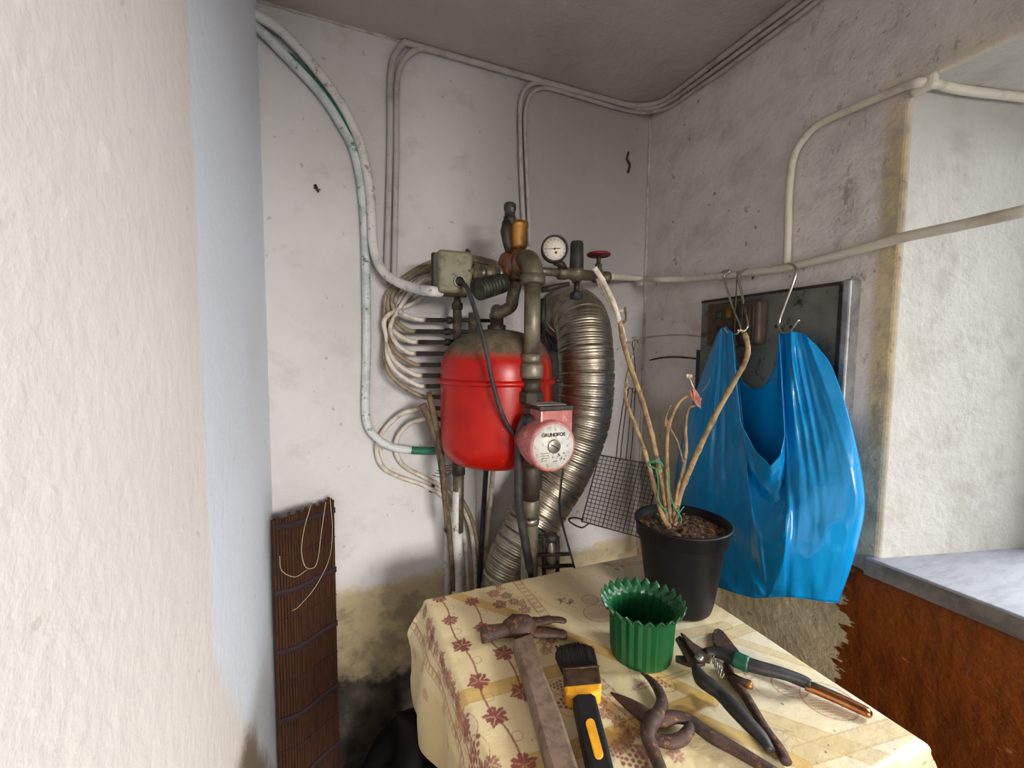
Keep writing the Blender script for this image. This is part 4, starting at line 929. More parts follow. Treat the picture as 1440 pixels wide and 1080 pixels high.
# cloth print evaluated in the plane of the cloth
def tp(x, y): p = T(x, y); return np.array((p.x, p.y))
def build_cloth():
    hang_l, hang_f, hang_r, hang_b = 0.17, 0.14, 0.045, 0.05
    us = np.arange(X0-hang_l, X1+hang_r+1e-6, 0.00115); vs = np.arange(Y0-hang_f, Y1+hang_b+1e-6, 0.00115)
    U, W = np.meshgrid(us, vs); n_u, n_v = len(us), len(vs)
    # ---- colour
    def nz(sx, seed):     # smooth value noise
        r = np.random.default_rng(seed); g = r.random((80, 80)); a = (U-X0+0.3)*sx; b = (W-Y0+0.3)*sx
        i = np.floor(a).astype(int) % 79; j = np.floor(b).astype(int) % 79; fa = a-np.floor(a); fb = b-np.floor(b)
        fa = fa*fa*(3-2*fa); fb = fb*fb*(3-2*fb)
        return (g[j, i]*(1-fa)+g[j, i+1]*fa)*(1-fb)+(g[j+1, i]*(1-fa)+g[j+1, i+1]*fa)*fb
    base = np.array(lin((226, 208, 162)))[None, None, :]*np.ones(U.shape+(1,))
    pale = np.array(lin((214, 205, 178))); cream = np.array(lin((222, 200, 150)))
    k = np.clip((U-0.30)/0.2, 0, 1)*np.clip(nz(14, 3)*1.6-0.2, 0, 1)
    base = base*(1-k[..., None])+pale*k[..., None]
    k = np.clip(nz(22, 5)*1.8-0.9, 0, 1)*0.6; base = base*(1-k[..., None])+cream*k[..., None]
    col = base
    def blend(mask, c, a=1.0):
        nonlocal col
        mk = (np.clip(mask, 0, 1)*a)[..., None]; col = col*(1-mk)+np.array(lin(c))*mk
    def seg(p, q):
        p = np.array(p); q = np.array(q); d = q-p; L2 = d@d
        t = np.clip(((U-p[0])*d[0]+(W-p[1])*d[1])/L2, 0, 1)
        return np.hypot(U-p[0]-t*d[0], W-p[1]-t*d[1]), t
    def soft(d, w, e=0.0008): return np.clip((w-d)/e+0.5, 0, 1)
    # tan trellis bands
    wearn = nz(120, 8)*0.5+nz(60, 9)*0.5
    bands = [((600, 824), (722, 864), .0095), ((722, 864), (865, 922), .0095), ((865, 922), (1000, 985), .0085), ((622, 988), (735, 957), .011), ((735, 957), (800, 938), .010),
             ((735, 1079), (860, 1035), .0105), ((860, 1035), (990, 982), .0105), ((900, 905), (1020, 880), .010), ((990, 905), (1060, 880), .010), ((1075, 1010), (1260, 1075), .012), ((1130, 1062), (1300, 1010), .011), ((960, 1000), (1130, 1075), .008), ((1000, 890), (1140, 935), .008), ((640, 1100), (700, 1100), .01),
             ((880, 790), (890, 830), .008), ((860, 795), (910, 790), .006)]
    for p, q, wd in bands:
        p, q = tp(*p), tp(*q); d, t = seg(p, q)
        right = (p[0]+q[0])/2 > 0.42
        blend(soft(d, wd, 0.0012)*(0.75+0.25*wearn), (206, 166, 84) if not right else (196, 170, 116), 0.85 if not right else 0.6)
        blend(np.abs(d-wd*0.93) < 0.0006, (160, 124, 70), 0.4)
    # pink border strips
    wine = (140, 74, 70); wine2 = (166, 108, 98)
    for p, q in (((722, 812), (772, 872)), ((838, 955), (905, 1020)), ((588, 870), (640, 1010)), ((640, 1010), (668, 1090))):
        p, q = tp(*p), tp(*q); d, t = seg(p, q); ins = (t > 0) & (t < 1)
        blend((np.abs(d-0.007) < 0.0009)*ins, wine2, 0.8)
        blend((d < 0.005)*ins*((np.floor(t*np.linalg.norm(q-p)/0.006) % 2) == 0), wine2, 0.45)
    def leaf(c, r, rot=0.0, colr=wine, a=0.95):
        c = np.array(c); dx = U-c[0]; dy = W-c[1]; R_ = np.hypot(dx, dy); th = np.arctan2(dy, dx)-rot
        rad = r*(0.58+0.30*np.abs(np.cos(2.5*(th)))**0.7+0.10*np.cos(9*th)+0.06*np.cos(19*th))
        mk = np.clip((rad-R_)/0.0010+0.5, 0, 1)
        vein = np.minimum.reduce([np.abs(np.sin(th-k_))*R_ + np.where(np.cos(th-k_) > 0, 0, 1) for k_ in np.arange(5)*2*PI/5])
        mk = mk*np.where((vein < 0.0006) & (R_ < r*0.75), 0.35, 1); blend(mk, colr, a)
    def stem(p, q, bend=0.15, w_=0.0011, c=wine):
        p = np.array(p); q = np.array(q); mid = (p+q)/2+bend*np.array((-(q-p)[1], (q-p)[0])); prev = p
        for i in range(1, 7):
            t = i/6; x = (1-t)**2*p+2*t*(1-t)*mid+t*t*q; d, _ = seg(prev, x); blend(soft(d, w_), c, 0.9); prev = x
        # tendril
        c0 = p*0.5+q*0.5+0.5*bend*np.array((-(q-p)[1], (q-p)[0])); rr_ = np.hypot(U-c0[0]-0.006, W-c0[1]); blend(soft(np.abs(rr_-0.006), 0.0005), wine2, 0.7)
    def bunch(c, w0, rot=0.0, n=5, outline=True):
        c = np.array(c); st = w0/n*2.0; cr, sr = math.cos(rot), math.sin(rot)
        lx = (U-c[0])*cr+(W-c[1])*sr; ly = -(U-c[0])*sr+(W-c[1])*cr
        if outline: blend(soft(np.abs(np.hypot(lx/0.85, ly)-w0*1.25), 0.0005), wine, 0.7)
        for r_ in range(n):
            for k_ in range(n-r_):
                gx_ = (k_-(n-r_-1)/2)*st; gy_ = w0*0.7-r_*st*0.85
                blend(soft(np.hypot(lx-gx_, ly-gy_), st*0.36, 0.0008), wine, 0.9)
    def apple(c, r):
        c = np.array(c); dx = U-c[0]; dy = W-c[1]; Rr = np.hypot(dx, dy*1.1)
        blend(soft(np.abs(Rr-r), 0.0007), wine, 0.75)
        blend((Rr < r)*(np.sin((dx*0.6+dy)*1400+np.sin(dx*180)*2) > 0.55)*(dy < r*0.3), wine2, 0.6)
    def scrib(c, r, seed, colr=wine):
        r_ = np.random.default_rng(seed); c = np.array(c); prev = c+r_.normal(0, r/2, 2)
        for _ in range(16):
            x = c+r_.normal(0, r/1.7, 2); d, _t = seg(prev, x); blend(soft(d, 0.0006), colr, 0.55); prev = prev*0.3+x*0.7
    for i in range(17):
        wv = Y0+0.01+i*0.029
        leaf((X0-0.012+0.004*(i % 2), wv), 0.0115, i*1.7, wine if i % 2 else wine2, 0.85)
        if i % 3 == 1: bunch((X0-0.024, wv+0.012), 0.009, i, 4, False)
        leaf((X0-0.075+0.02*(i % 3), wv), 0.010, i*2.1, wine2, 0.55)
    for xo_ in (-0.036, -0.046): blend(np.abs(U-(X0+xo_)) < 0.0009, wine2, 0.8)
    blend((np.abs(U-(X0-0.041)) < 0.0035)*((np.floor(W/0.006) % 2) == 0), wine2, 0.5)
    vine1 = [(618, 842), (633, 872), (649, 907), (673, 957), (697, 1007), (737, 1076)]
    vine2 = [(664, 846), (678, 882), (708, 918), (733, 972), (770, 1010)]
    for vn in (vine1, vine2):
        P_ = [tp(*p) for p in vn]
        for i, (p, q) in enumerate(zip(P_, P_[1:])): stem(p, q, 0.12*(-1)**i)
        for i, p in enumerate(P_): leaf(p, 0.0135+0.002*(i > 1), 0.6+i*0.9)
    for i, p in enumerate(((700, 822), (712, 838), (694, 835), (722, 846), (738, 858), (703, 850), (600, 870), (612, 925), (622, 945), (636, 975), (640, 1000), (593, 885), (660, 1090), (690, 1075))):
        leaf(tp(*p), 0.010+0.0015*(i % 3), i*1.3, wine if i % 2 else wine2, 0.8)
    bunch(tp(735, 850), 0.012, 0.4, 5, False); bunch(tp(649, 1020), 0.016, 0.2, 5); bunch(tp(660, 1057), 0.019, 0.1, 5); bunch(tp(786, 966), 0.010, 0.2, 4); bunch(tp(800, 990), 0.015, 0.5, 5)
    bunch(tp(900, 1072), 0.016, 0.4, 5); bunch(tp(934, 962), 0.011, 0.8, 4); bunch(tp(866, 1058), 0.012, 0.3, 5, False); bunch(tp(704, 828), 0.010, 1.2, 5, False)
    for i, p in enumerate(((845, 985), (851, 1002), (872, 1050), (880, 1040), (905, 1057), (775, 900), (768, 915), (890, 1030), (950, 1062), (870, 1015), (823, 1045))): leaf(tp(*p), 0.010, i*1.1, wine if i % 2 else wine2, 0.75)
    apple(tp(842, 862), 0.024); apple(tp(1165, 985), 0.03); apple(tp(1110, 965), 0.02); apple(tp(830, 843), 0.014)
    scrib(tp(855, 793), 0.010, 4, (150, 96, 130)); scrib(tp(868, 800), 0.008, 5, (140, 80, 80)); scrib(tp(770, 905), 0.02, 6); scrib(tp(905, 960), 0.016, 7, (150, 110, 130)); scrib(tp(1060, 955), 0.02, 8, (168, 130, 130)); scrib(tp(1130, 965), 0.022, 9, (170, 130, 126)); scrib(tp(875, 795), 0.007, 10, (150, 90, 84)); scrib(tp(1095, 1030), 0.02, 11, (178, 150, 130))
    scrib(tp(790, 845), 0.009, 21, (50, 46, 44)); scrib(tp(800, 846), 0.008, 22, (60, 54, 50))
    # long sketched stalk near the secateurs
    d, _ = seg(tp(893, 968), tp(965, 945)); blend(soft(np.abs(d-0.003), 0.0006), wine, 0.6)
    # brown rust stains and soil crumbs
    for p, r_, c_, a_ in (((870, 1035), .022, (120, 84, 44), .6), ((960, 1005), .014, (120, 90, 50), .5), ((985, 990), .012, (90, 70, 44), .6), ((905, 1040), .016, (132, 98, 56), .5), ((800, 905), .012, (150, 116, 60), .4), ((1020, 960), .02, (160, 132, 84), .4), ((1130, 1045), .03, (190, 164, 118), .4), ((1000, 1080), .02, (150, 120, 70), .4)):
        c = tp(*p); q = np.hypot(U-c[0], W-c[1])/r_+ (nz(90, 31)-0.5)*1.2+(nz(200, 32)-0.5)*0.6; blend(np.clip(1.1-q, 0, 1)*1.6, c_, a_)
    r_ = np.random.default_rng(12)
    for _ in range(70):
        c = (r_.uniform(X0, X1), r_.uniform(Y0, Y1)); blend(soft(np.hypot(U-c[0], (W-c[1])*r_.uniform(.6, 1.6)), r_.uniform(.0005, .0014)), (74, 58, 44), 0.9)
    # grime along the worn folds
    for p, q, a_ in (((745, 835), (870, 900), .25), ((890, 970), (1150, 1090), .2), ((1040, 900), (1300, 1060), .2), ((940, 880), (1020, 930), .2)):
        d, _ = seg(tp(*p), tp(*q)); blend(soft(d+0.004*(nz(60, 41)-.5), 0.0012, 0.002), (168, 146, 104), a_)
    # ---- shape: lies flat, rounds the edges, hangs with folds
    rad = 0.010
    def drape(val, lo, hi):
        # position along the axis and drop for a cloth coordinate
        pos = val.copy(); drop = np.zeros_like(val); out = np.zeros_like(val)
        for sgn, edge in ((-1, lo), (1, hi)):
            s = (val-edge)*sgn; on = s > -rad; arc = np.clip(s+rad, 0, rad*PI/2)
            th = arc/rad; straight = np.clip(s+rad-rad*PI/2, 0, None)
            pos = np.where(on, edge+sgn*(-rad+rad*np.sin(th)), pos)
            drop = np.where(on, rad*(1-np.cos(th))+straight, drop); out = np.where(on, sgn*straight, out)
        return pos, drop, out
    px1, dx1, ox = drape(U, X0, X1); py1, dy1, oy = drape(W, Y0, Y1)
    # side folds: the hanging left side billows out
    fold = 0.010*np.sin((W-Y0)*26+0.6)+0.006*np.sin((W-Y0)*61+1.0)+0.012*(nz(12, 51)-0.5)
    lft = np.clip(-ox/0.12, 0, 1); px1 = px1-(np.clip(lft*2.2, 0, 1)*0.012)+lft*fold*1.0
    px1 = px1-0.007*np.clip(-ox/0.05, 0, 1)*np.clip((W-0.62)/0.06, 0, 1)*np.clip(1-(-ox-0.05)/0.06, 0, 1)
    px1 = np.minimum(px1, np.where(-ox > 0.002, X0-0.001, 9))
    frt = np.clip(-oy/0.12, 0, 1); py1 = py1+frt*(-0.006+0.008*np.sin((U-X0)*34))
    drop = np.maximum(dx1, dy1)
    corner = np.minimum(dx1, dy1)
    px1 = px1+np.sign(U-(X0+X1)/2)*0.25*np.clip(corner-0.012, 0, 0.05); py1 = py1+np.sign(W-(Y0+Y1)/2)*0.25*np.clip(corner-0.012, 0, 0.05)
    py1 = np.minimum(py1, 0.694); px1 = np.where(U > 0.4, np.minimum(px1, X1+0.012), px1)
    flat = np.clip(1-drop/0.01, 0, 1)
    z = ZT-drop + flat*(0.0016*(nz(16, 61)-0.5)+0.0007*(nz(45, 62)-0.5)+0.0012*np.exp(-((U-0.20-0.1*(W-0.5))/0.006)**2)*np.clip((W-0.6)/0.05, 0, 1))
    z = z + np.where(drop > 0.02, 0.004*(nz(30, 63)-0.5), 0)
    verts = np.stack([px1, py1, z], -1).reshape(-1, 3).astype(np.float32)
    idx = np.arange(n_u*n_v).reshape(n_v, n_u)
    q = np.stack([idx[:-1, :-1], idx[:-1, 1:], idx[1:, 1:], idx[1:, :-1]], -1).reshape(-1, 4).astype(np.int32)
    org = np.array(((X0+X1)/2, (Y0+Y1)/2, ZT-0.1), np.float32)
    me = bpy.data.meshes.new('tablecloth'); me.vertices.add(len(verts)); me.vertices.foreach_set('co', (verts-org).ravel())
    me.loops.add(q.size); me.loops.foreach_set('vertex_index', q.ravel()); me.polygons.add(len(q))
    me.polygons.foreach_set('loop_start', np.arange(0, q.size, 4, dtype=np.int32))
    me.update(calc_edges=True); me.polygons.foreach_set('use_smooth', np.ones(len(q), bool))
    at = me.color_attributes.new('print', 'FLOAT_COLOR', 'POINT')
    rgba = np.ones((len(verts), 4), np.float32); rgba[:, :3] = col.reshape(-1, 3); at.data.foreach_set('color', rgba.ravel())
    n = N('printed_oilcloth', 0.42, 0, 0.45); a = n.new('ShaderNodeVertexColor', layer_name='print')
    n.out(a.outputs[0], n.bump(n.noise(n.coord(), 60, 4, 0.6), 0.0012)); me.materials.append(n.m)
    o = bpy.data.objects.new('tablecloth', me); C.objects.link(o); o.location = org.tolist()
    tag(o, 'cream oilcloth printed with grapes and vine leaves, draped over the table', 'tablecloth')
build_cloth()

# ------------------------------------------------------------------ potted dead plant
bf = T(954, 873); PR = 0.0715; PB = 0.049
vd = Vector((bf.x, bf.y, 0)).normalized(); PC = bf + vd*PB
pt = thing('potted_plant', 'dead plant with bare stems in a black plastic pot on the table', 'plant', PC)
zrim = D(950, 737, 0.668).z
H = zrim-ZT
MB().lathe([(PB-0.004, 0.0012), (PB-0.001, 0.0012), (PB, 0.004), (PB+0.002, 0.012), (PR-0.006, H-0.028), (PR-0.005, H-0.026), (PR-0.001, H-0.024), (PR, H-0.004), (PR+0.0025, H-0.003), (PR+0.0025, H), (PR-0.002, H), (PR-0.004, H-0.02), (PR-0.006, H-0.022)], PC, seg=56, cap=False).build('pot', M['black_pot'], pt)
def soilf(u, v):
    a = 2*PI*u; r = (PR-0.004)*v; x = PC.x+r*math.cos(a); y = PC.y+r*math.sin(a)
    return Vector((x, y, PC.z+H-0.014+0.006*(1-v)+0.005*mnoise.noise(Vector((x*60, y*60, 1)))+0.004*mnoise.noise(Vector((x*160, y*160, 4)))))
so_ = MB().grid(soilf, 72, 26, flip=True).build('soil', M['soil'], pt)
cr = MB()
for _ in range(90):
    a = random.uniform(0, 2*PI); r = (PR-0.008)*math.sqrt(random.random()); p = soilf(a/2/PI, r/(PR-0.004)); s = random.uniform(.0012, .003)
    cr.sphere(p+Vector((0, 0, s*.3)), s, 6, 4, (random.uniform(.7, 1.5), random.uniform(.7, 1.3), .6))
tag(cr.build('soil_crumb', M['stick'], so_), kind='stuff')
def stemo(pts, r0, r1, mat='stem', nodes=True, parent=pt, name='stem'):
    P = V3(spline([D(*p) for p in pts], 6)); n = len(P); rs = []
    for i in range(n):
        r = r0+(r1-r0)*i/(n-1)
        if nodes and i % 7 == 3: r *= 1.22
        rs.append(r)
    return MB().tube(P, rs, 9).build(name, M[mat], parent)
b0 = (943, 742)
stemo([(941, 744, .676), (934, 700, .675), (924, 645, .67), (915, 605, .665), (903, 563, .66), (890, 525, .655), (878, 487, .65), (871, 450, .648)], .0042, .0036)
stemo([(873, 462, .649), (868, 440, .648), (858, 415, .646), (845, 390, .645), (836, 377, .645)], .0034, .0040, 'stem_pale')
stemo([(880, 480, .653), (872, 452, .655), (858, 428, .657), (846, 408, .66), (841, 392, .66)], .0020, .0030, 'stem_pale')
stemo([(939, 741, .673), (927, 712, .672), (916, 668, .668), (905, 630, .664), (893, 597, .66), (881, 565, .658), (880, 545, .657), (885, 515, .655), (889, 500, .655)], .0038, .0020)
stemo([(948, 738, .67), (955, 700, .665), (968, 666, .655), (985, 627, .645), (1003, 590, .638), (1022, 555, .632), (1040, 524, .63), (1049, 506, .63), (1052, 488, .632), (1047, 468, .635)], .0042, .0034)
stemo([(944, 735, .672), (940, 700, .67), (938, 655, .668), (938, 620, .665), (941, 598, .664), (950, 574, .662), (960, 561, .66), (970, 556, .66)], .0036, .0018)
stemo([(947, 728, .668), (953, 690, .664), (961, 660, .662), (965, 630, .66), (964, 600, .658), (968, 575, .657), (978, 570, .655), (986, 560, .655)], .0030, .0018)
stemo([(939, 612, .663), (937, 590, .664), (944, 605, .662), (953, 622, .661), (961, 650, .661)], .0012, .0012, 'stem', False, name='thin_twig')
stemo([(935, 600, .663), (937, 585, .664), (944, 570, .664)], .0014, .0008, 'stem', False, name='thin_twig')
stemo([(871, 455, .648), (880, 450, .65), (879, 432, .65)], .0026, .0014, 'stick', True, name='thin_twig')
stemo([(880, 545, .655), (893, 485, .655), (889, 475, .655), (896, 474, .655)], .0010, .0008, 'stick', False, name='thin_twig')
stemo([(985, 552, .655), (996, 540, .655), (999, 530, .655)], .0008, .0005, 'stick', False, name='thin_twig')
def leaf3d(pts, wd, mat, name):
    P = V3(spline([D(*p) for p in pts], 5)); n = len(P); b = MB(); side = _rt
    b.grid(lambda u, v: P[min(n-1, int(round(v*(n-1))))] + (side+_fw*0.5*math.sin(9*v))*(u-.5)*wd*math.sin(PI*min(.97, v+.03))**.6 - _fw*(abs(u-.5)*wd*.5), 4, n-1)
    o = b.build(name, M[mat], pt); o.modifiers.new('thick', 'SOLIDIFY').thickness = 0.0006; return o
leaf3d([(974, 545, .655), (978, 555, .652), (981, 568, .652), (984, 574, .655)], 0.009, 'leaf_dry', 'dry_leaf')
leaf3d([(970, 548, .655), (974, 556, .652), (976, 566, .654)], 0.006, 'leaf_dry', 'dry_leaf')
fl = MB()
for k in range(14):
    a = k*2.4; p = D(969+3*math.cos(a), 529+4*math.sin(a*1.3), .655+.002*math.sin(k)); fl.sphere(p, .0018, 6, 4, (1, 1, 1.3))
fl.tube(V3([D(969, 531, .655), D(973, 540, .655), D(976, 548, .655)]), .0012, 6); fl.build('dry_flower', M['flower_dry'], pt)
fl = MB()
for k in range(10):
    a = k*2.4; fl.sphere(D(1043+5*math.cos(a), 465+5*math.sin(a*1.3), .635), .0012, 6, 4)
fl.build('dry_flower', M['flower_dry'], pt)
fl = MB()
for k in range(9):
    a = k*2.4; fl.sphere(D(871+4*math.cos(a), 437+4*math.sin(a*1.3), .646), .0014, 6, 4)
fl.build('dry_flower', M['flower_dry'], pt)
tw = MB()
tw.tube(V3(spline([D(914, 652, .662), D(922, 649, .655), D(932, 654, .658), D(926, 660, .662), D(915, 656, .662), D(913, 651, .66), D(924, 647, .656), D(931, 652, .656)], 6)), 0.0011, 6)
tw.tube(V3(spline([D(922, 657, .66), D(926, 680, .662), D(926, 702, .664), D(934, 716, .664), D(940, 722, .664)], 5)), 0.0009, 5)
tw.tube(V3(spline([D(940, 660, .66), D(942, 690, .66), D(947, 710, .66), D(958, 728, .66), D(957, 736, .66)], 5)), 0.0009, 5)
tw.tube(V3(spline([D(962, 712, .66), D(955, 722, .66), D(952, 733, .66)], 5)), 0.0009, 5)
tw.build('twine_tie', M['twine'], pt)

# ------------------------------------------------------------------ green fluted pot cover
gf = T(900, 946); GB = 0.0395; gd = Vector((gf.x, gf.y, 0)).normalized(); GC = gf+gd*GB
gH = D(900, 842, 0.575).z-ZT
gpz = thing('pot_cover', 'green fluted plastic pot cover with zigzag rim standing between brush and black pot', 'pot', GC)
NF = 24
def flute(u, v, inn=0.0):
    a = 2*PI*u; k = (u*NF) % 1; zg = abs(2*k-1)              # 0..1 triangle wave
    r = GB + 0.0035*v + 0.0026*(zg-0.5)*min(1, v*6+.3) - inn
    top = max(0, (v-0.80)/0.20)
    r += top**1.4*0.0115
    zz = gH*v + top*0.0085*(zg-0.5) - top**2*0.004
    return Vector((GC.x+r*math.cos(a), GC.y+r*math.sin(a), GC.z+0.001+zz))
b = MB(); b.grid(lambda u, v: flute(u, v), NF*6, 24, smooth=False); o = b.build('fluted_wall', M['green_pot'], gpz)
o.modifiers.new('thick', 'SOLIDIFY').thickness = 0.0016; o.modifiers['thick'].offset = -1
MB().lathe([(0.0005, 0.0015), (GB-0.0025, 0.0015), (GB-0.0025, 0.004), (0.0005, 0.004)], GC, seg=40, cap=False).build('bottom', M['green_pot'], gpz)

# ------------------------------------------------------------------ hammer
hm = thing('claw_hammer', 'rusty claw hammer with a worn grey wooden handle at the left of the table', 'hammer', T(745, 930))
hz = 0.011
def Th(x, y, h): return T(x, y, h)
b = MB(); b.prism([Th(721, 898, .020), Th(748, 888, .020), Th(765, 941, .020), Th(790, 1002, .020), Th(815, 1080, .020), Th(821, 1105, .020), Th(783, 1112, .020), Th(765, 1052, .020), Th(738, 952, .020)], 0.017, bev=0.004)
o = b.build('handle', M['wood_old'], hm)
hd = MB()
a0, a1, a2 = Th(677, 893, .012), Th(705, 887, .013), Th(735, 883, .014)
hd.tube([a0, a0.lerp(a1, .12), a1, a1.lerp(a2, .6), a2], [0.0158, 0.0165, 0.0135, 0.0165, 0.019], 4, 0.82, up=(0, 0, 1))
hd.tube(V3([Th(712, 884, .016), Th(722, 880, .017), Th(742, 881, .017), Th(752, 884, .014)]), [0.012, 0.0185, 0.0185, 0.012], 10, 0.8, up=(0, 0, 1))
o = hd.build('head', M['rust'], hm)
o2 = MB().tube(V3(spline([Th(738, 876, .019), Th(757, 874, .022), Th(777, 871, .022), Th(796, 873, .018)], 5)), [0.0095]*5+[0.008]*5+[0.0062]*5+[0.004], 8, 0.55, up=(0, 0, 1)).build('claw', M['rust'], hm)
o3 = MB().tube(V3(spline([Th(742, 888, .012), Th(757, 889, .011), Th(777, 890, .009), Th(797, 893, .006)], 5)), [0.011]*5+[0.0105]*5+[0.009]*5+[0.006], 8, 0.55, up=(0, 0, 1)).build('claw', M['rust'], hm)

# ------------------------------------------------------------------ paint brush
pb = thing('paint_brush', 'flat paint brush with black bristles and black and yellow handle', 'brush', T(820, 960))
br = MB(); br.prism([Th(781, 915, .012), Th(790, 908, .012), Th(812, 905, .012), Th(833, 909, .012), Th(838, 920, .012), Th(842, 937, .013), Th(793, 941, .013)], 0.011, bev=0.003)
br.build('bristle_block', M['bristle'], pb)
bs = MB()
for k in range(240):
    u = random.random(); v = random.random(); x = 786+50*u; y0_ = 934-3*u; h = .002+.011*v
    tipy = 906+6*abs(u-.5)*2-5*random.random()
    bs.tube([Th(x+4, y0_, h), Th(x-2+random.uniform(-2, 2), tipy+4, h), Th(x-3+random.uniform(-4, 4), tipy, h+random.uniform(-.001, .002))], [0.0005, 0.0005, 0.0002], 4)
tag(bs.build('bristle', M['bristle'], pb), kind='stuff')
MB().prism([Th(792, 937, .016), Th(842, 933, .016), Th(846, 961, .0155), Th(795, 966, .0155)], 0.014, bev=0.003).build('ferrule', M['ferrule'], pb)
MB().tube([Th(792, 941, .0165), Th(843, 937, .0165)], 0.0011, 6).build('ferrule_ridge', M['ferrule'], pb)
MB().prism([Th(793, 964, .0165), Th(846, 959, .0165), Th(845, 971, .0165), Th(836, 975, .0165), Th(803, 978, .0165), Th(796, 974, .0165)], 0.015, bev=0.003).build('yellow_collar', M['yellow'], pb)
MB().prism([Th(806, 978, .019), Th(812, 974, .019), Th(832, 973, .019), Th(838, 977, .019), Th(852, 1030, .019), Th(866, 1085, .019), Th(862, 1110, .019), Th(836, 1118, .019), Th(824, 1060, .019), Th(813, 1010, .019)], 0.017, bev=0.004).build('handle', M['black'], pb)
def rr_px(a, bq, wpx, n=6):
    a = np.array(a, float); bq = np.array(bq, float); d = (bq-a)/np.linalg.norm(bq-a); s = np.array((-d[1], d[0]))
    out = []
    for c_, sg in ((a, -1), (bq, 1)):
        for k in range(n+1):
            t = -PI/2+PI*k/n; out.append(c_+wpx*(sg*d*math.cos(t)*1.0+s*math.sin(t)*sg))
    return out
MB().prism([Th(float(p[0]), float(p[1]), .0202) for p in rr_px((830, 1016), (842, 1060), 6.5)], 0.0025, bev=0.0007).build('grip_inlay', M['yellow'], pb)

# ------------------------------------------------------------------ rusty pincers
pn = thing('pincers', 'old rusty pincers with open jaws lying at the front of the table', 'pincers', T(935, 1015))
def bar(pts, rs, name, mat, parent, zs=0.75, n=6, seg=12):
    P = spline([(*Th(p[0], p[1], p[2]), r) for p, r in zip(pts, rs)], n)
    return MB().tube(V3(P), [max(.0006, float(p[3])) for p in P], seg, zs, up=(0, 0, 1)).build(name, M[mat], parent)
bar([(859, 974, .006), (875, 984, .007), (895, 997, .008), (912, 1009, .009), (928, 1013, .010), (948, 1008, .011), (970, 1013, .010), (986, 1025, .009), (1004, 1037, .008), (1034, 1054, .007), (1095, 1090, .007)], [.0012, .0055, .0085, .0090, .0085, .0075, .0070, .0075, .0080, .0072, .006], 'arm', 'rust', pn)
bar([(902, 946, .006), (914, 955, .007), (925, 969, .008), (931, 986, .009), (926, 1004, .013), (914, 1019, .014), (911, 1034, .011), (917, 1052, .008), (926, 1074, .007), (936, 1100, .007)], [.0012, .0042, .0060, .0066, .0080, .0085, .0080, .0072, .0066, .006], 'arm', 'rust', pn)
bar([(914, 1030, .010), (924, 1039, .009), (942, 1043, .008), (958, 1039, .008), (968, 1028, .009), (971, 1015, .010)], [.006, .0068, .0074, .0070, .0062, .005], 'jaw_ring', 'rust', pn)
MB().lathe([(0.0075, 0.0), (0.0075, 0.006), (0.005, 0.0085), (0.0005, 0.009)], T(920, 1012, .012), (0, 0, 1), 16).build('rivet', M['rust'], pn)

# ------------------------------------------------------------------ green banded secateurs
se = thing('secateurs', 'black handled secateurs with a green band lying on top of the rusty shears', 'secateurs', T(990, 925))
MB().prism([Th(950, 897, .017), Th(956, 893, .017), Th(966, 903, .017), Th(977, 917, .017), Th(990, 920, .017), Th(992, 932, .017), Th(978, 936, .017), Th(966, 928, .017), Th(958, 912, .017)], 0.004, bev=0.001).build('blade', M['ferrule'], se)
MB().prism([Th(957, 889, .021), Th(962, 891, .021), Th(975, 903, .021), Th(990, 912, .021), Th(1004, 914, .021), Th(998, 930, .021), Th(982, 926, .021), Th(970, 912, .021)], 0.0035, bev=0.001).build('blade', M['rust'], se)
MB().prism([Th(950, 921, .013), Th(965, 921, .013), Th(980, 927, .013), Th(976, 936, .013), Th(962, 932, .013), Th(950, 927, .013)], 0.004, bev=0.001).build('hook_jaw', M['iron_dark'], se)
MB().lathe([(0.0058, 0.0), (0.0058, 0.004), (0.0035, 0.0055), (0.0005, 0.0057)], T(983, 927, .019), (0, 0, 1), 14).build('pivot_bolt', M['nickel'], se)
bar([(992, 918, .019), (1005, 917, .020), (1020, 920, .021), (1040, 930, .022), (1065, 938, .022), (1100, 947, .021), (1128, 956, .019), (1140, 962, .018)], [.0062, .0075, .0098, .0100, .0092, .0080, .0068, .0058], 'upper_handle', 'rubber', se, 0.8)
bar([(1032, 926, .0222), (1053, 935, .0224)], [.0110, .0108], 'green_band', 'green_band', se, 0.82)
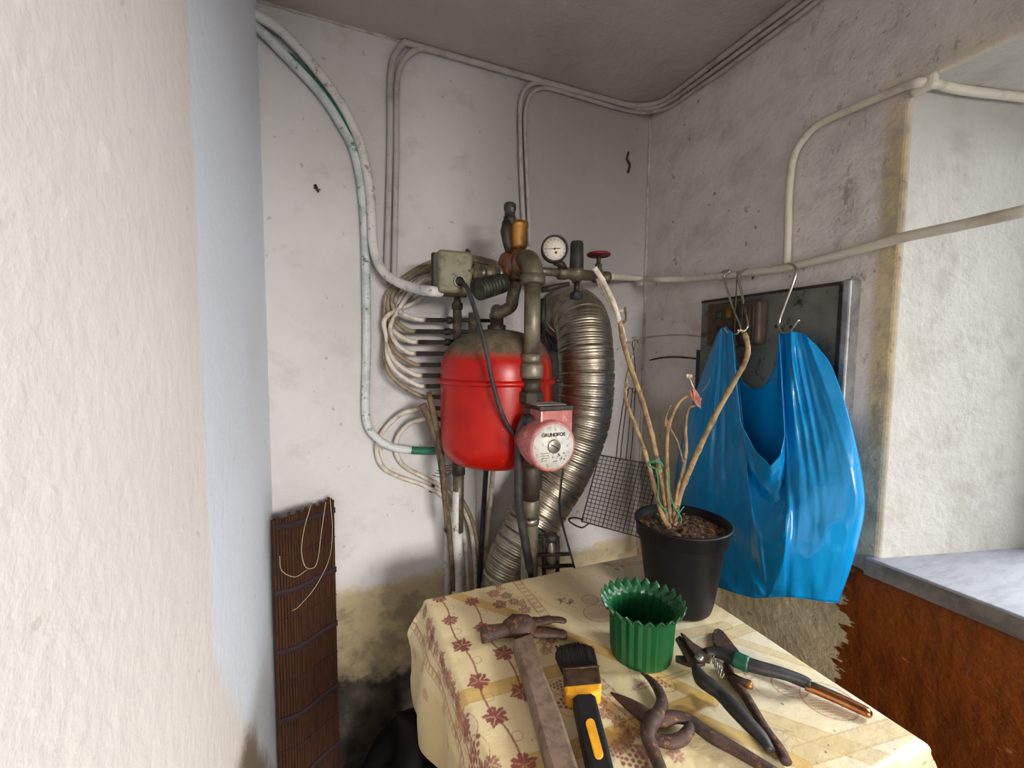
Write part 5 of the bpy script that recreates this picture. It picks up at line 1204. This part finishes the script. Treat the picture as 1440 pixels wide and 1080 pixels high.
bar([(979, 940, .016), (987, 955, .017), (1001, 966, .018), (1014, 977, .018), (1033, 997, .018), (1053, 1018, .016), (1070, 1036, .014), (1084, 1056, .012)], [.0058, .0095, .0098, .0082, .0088, .0082, .0072, .0048], 'lower_handle', 'rubber', se, 0.8)
P = []
p0, p1 = Th(1003, 925, .016), Th(1016, 950, .015)
for k in range(64):
    t = k/63; a = 2*PI*5*t; c_ = p0.lerp(p1, t); P.append(c_+Vector((0.0042*math.cos(a), 0.0018*math.cos(a), 0.004*math.sin(a))))
MB().tube(P, 0.0010, 6).build('spring', M['nickel'], se)

# ------------------------------------------------------------------ rusty shears underneath
rs_ = thing('old_shears', 'old rusty pruning shears under the secateurs, with a copper toned handle end', 'shears', T(1040, 940))
MB().prism([Th(1002, 892, .008), Th(1004, 885, .008), Th(1010, 883, .008), Th(1017, 887, .008), Th(1030, 903, .008), Th(1043, 920, .008), Th(1050, 938, .008), Th(1034, 934, .008), Th(1016, 918, .008), Th(1004, 904, .008)], 0.004, bev=0.001).build('blade', M['rust'], rs_)
bar([(1024, 935, .006), (1026, 948, .006), (1036, 962, .006), (1048, 978, .006), (1061, 1000, .006), (1078, 1028, .006), (1095, 1052, .006), (1106, 1072, .006)], [.006, .0060, .0062, .0058, .0055, .0055, .006, .0055], 'handle', 'rust', rs_, 0.8)
bar([(1040, 930, .006), (1080, 942, .007), (1120, 957, .008), (1145, 967, .009)], [.006, .0055, .0055, .006], 'handle', 'rust', rs_, 0.8)
bar([(1132, 963, .010), (1150, 970, .010), (1180, 983, .009), (1210, 997, .008), (1222, 1003, .007), (1227, 1005, .007)], [.0074, .0076, .0074, .0070, .0062, .0025], 'handle_end', 'copper', rs_, 0.75)
bar([(1030, 950, .010), (1044, 958, .011), (1056, 961, .010)], [.004, .005, .004], 'catch', 'iron_dark', rs_)
MB().lathe([(0.0055, 0.0), (0.0055, 0.004), (0.003, 0.006), (0.0005, 0.006)], T(1052, 965, .008), (0, 0, 1), 14).build('pivot_bolt', M['brass'], rs_)
bpy.context.view_layer.update()
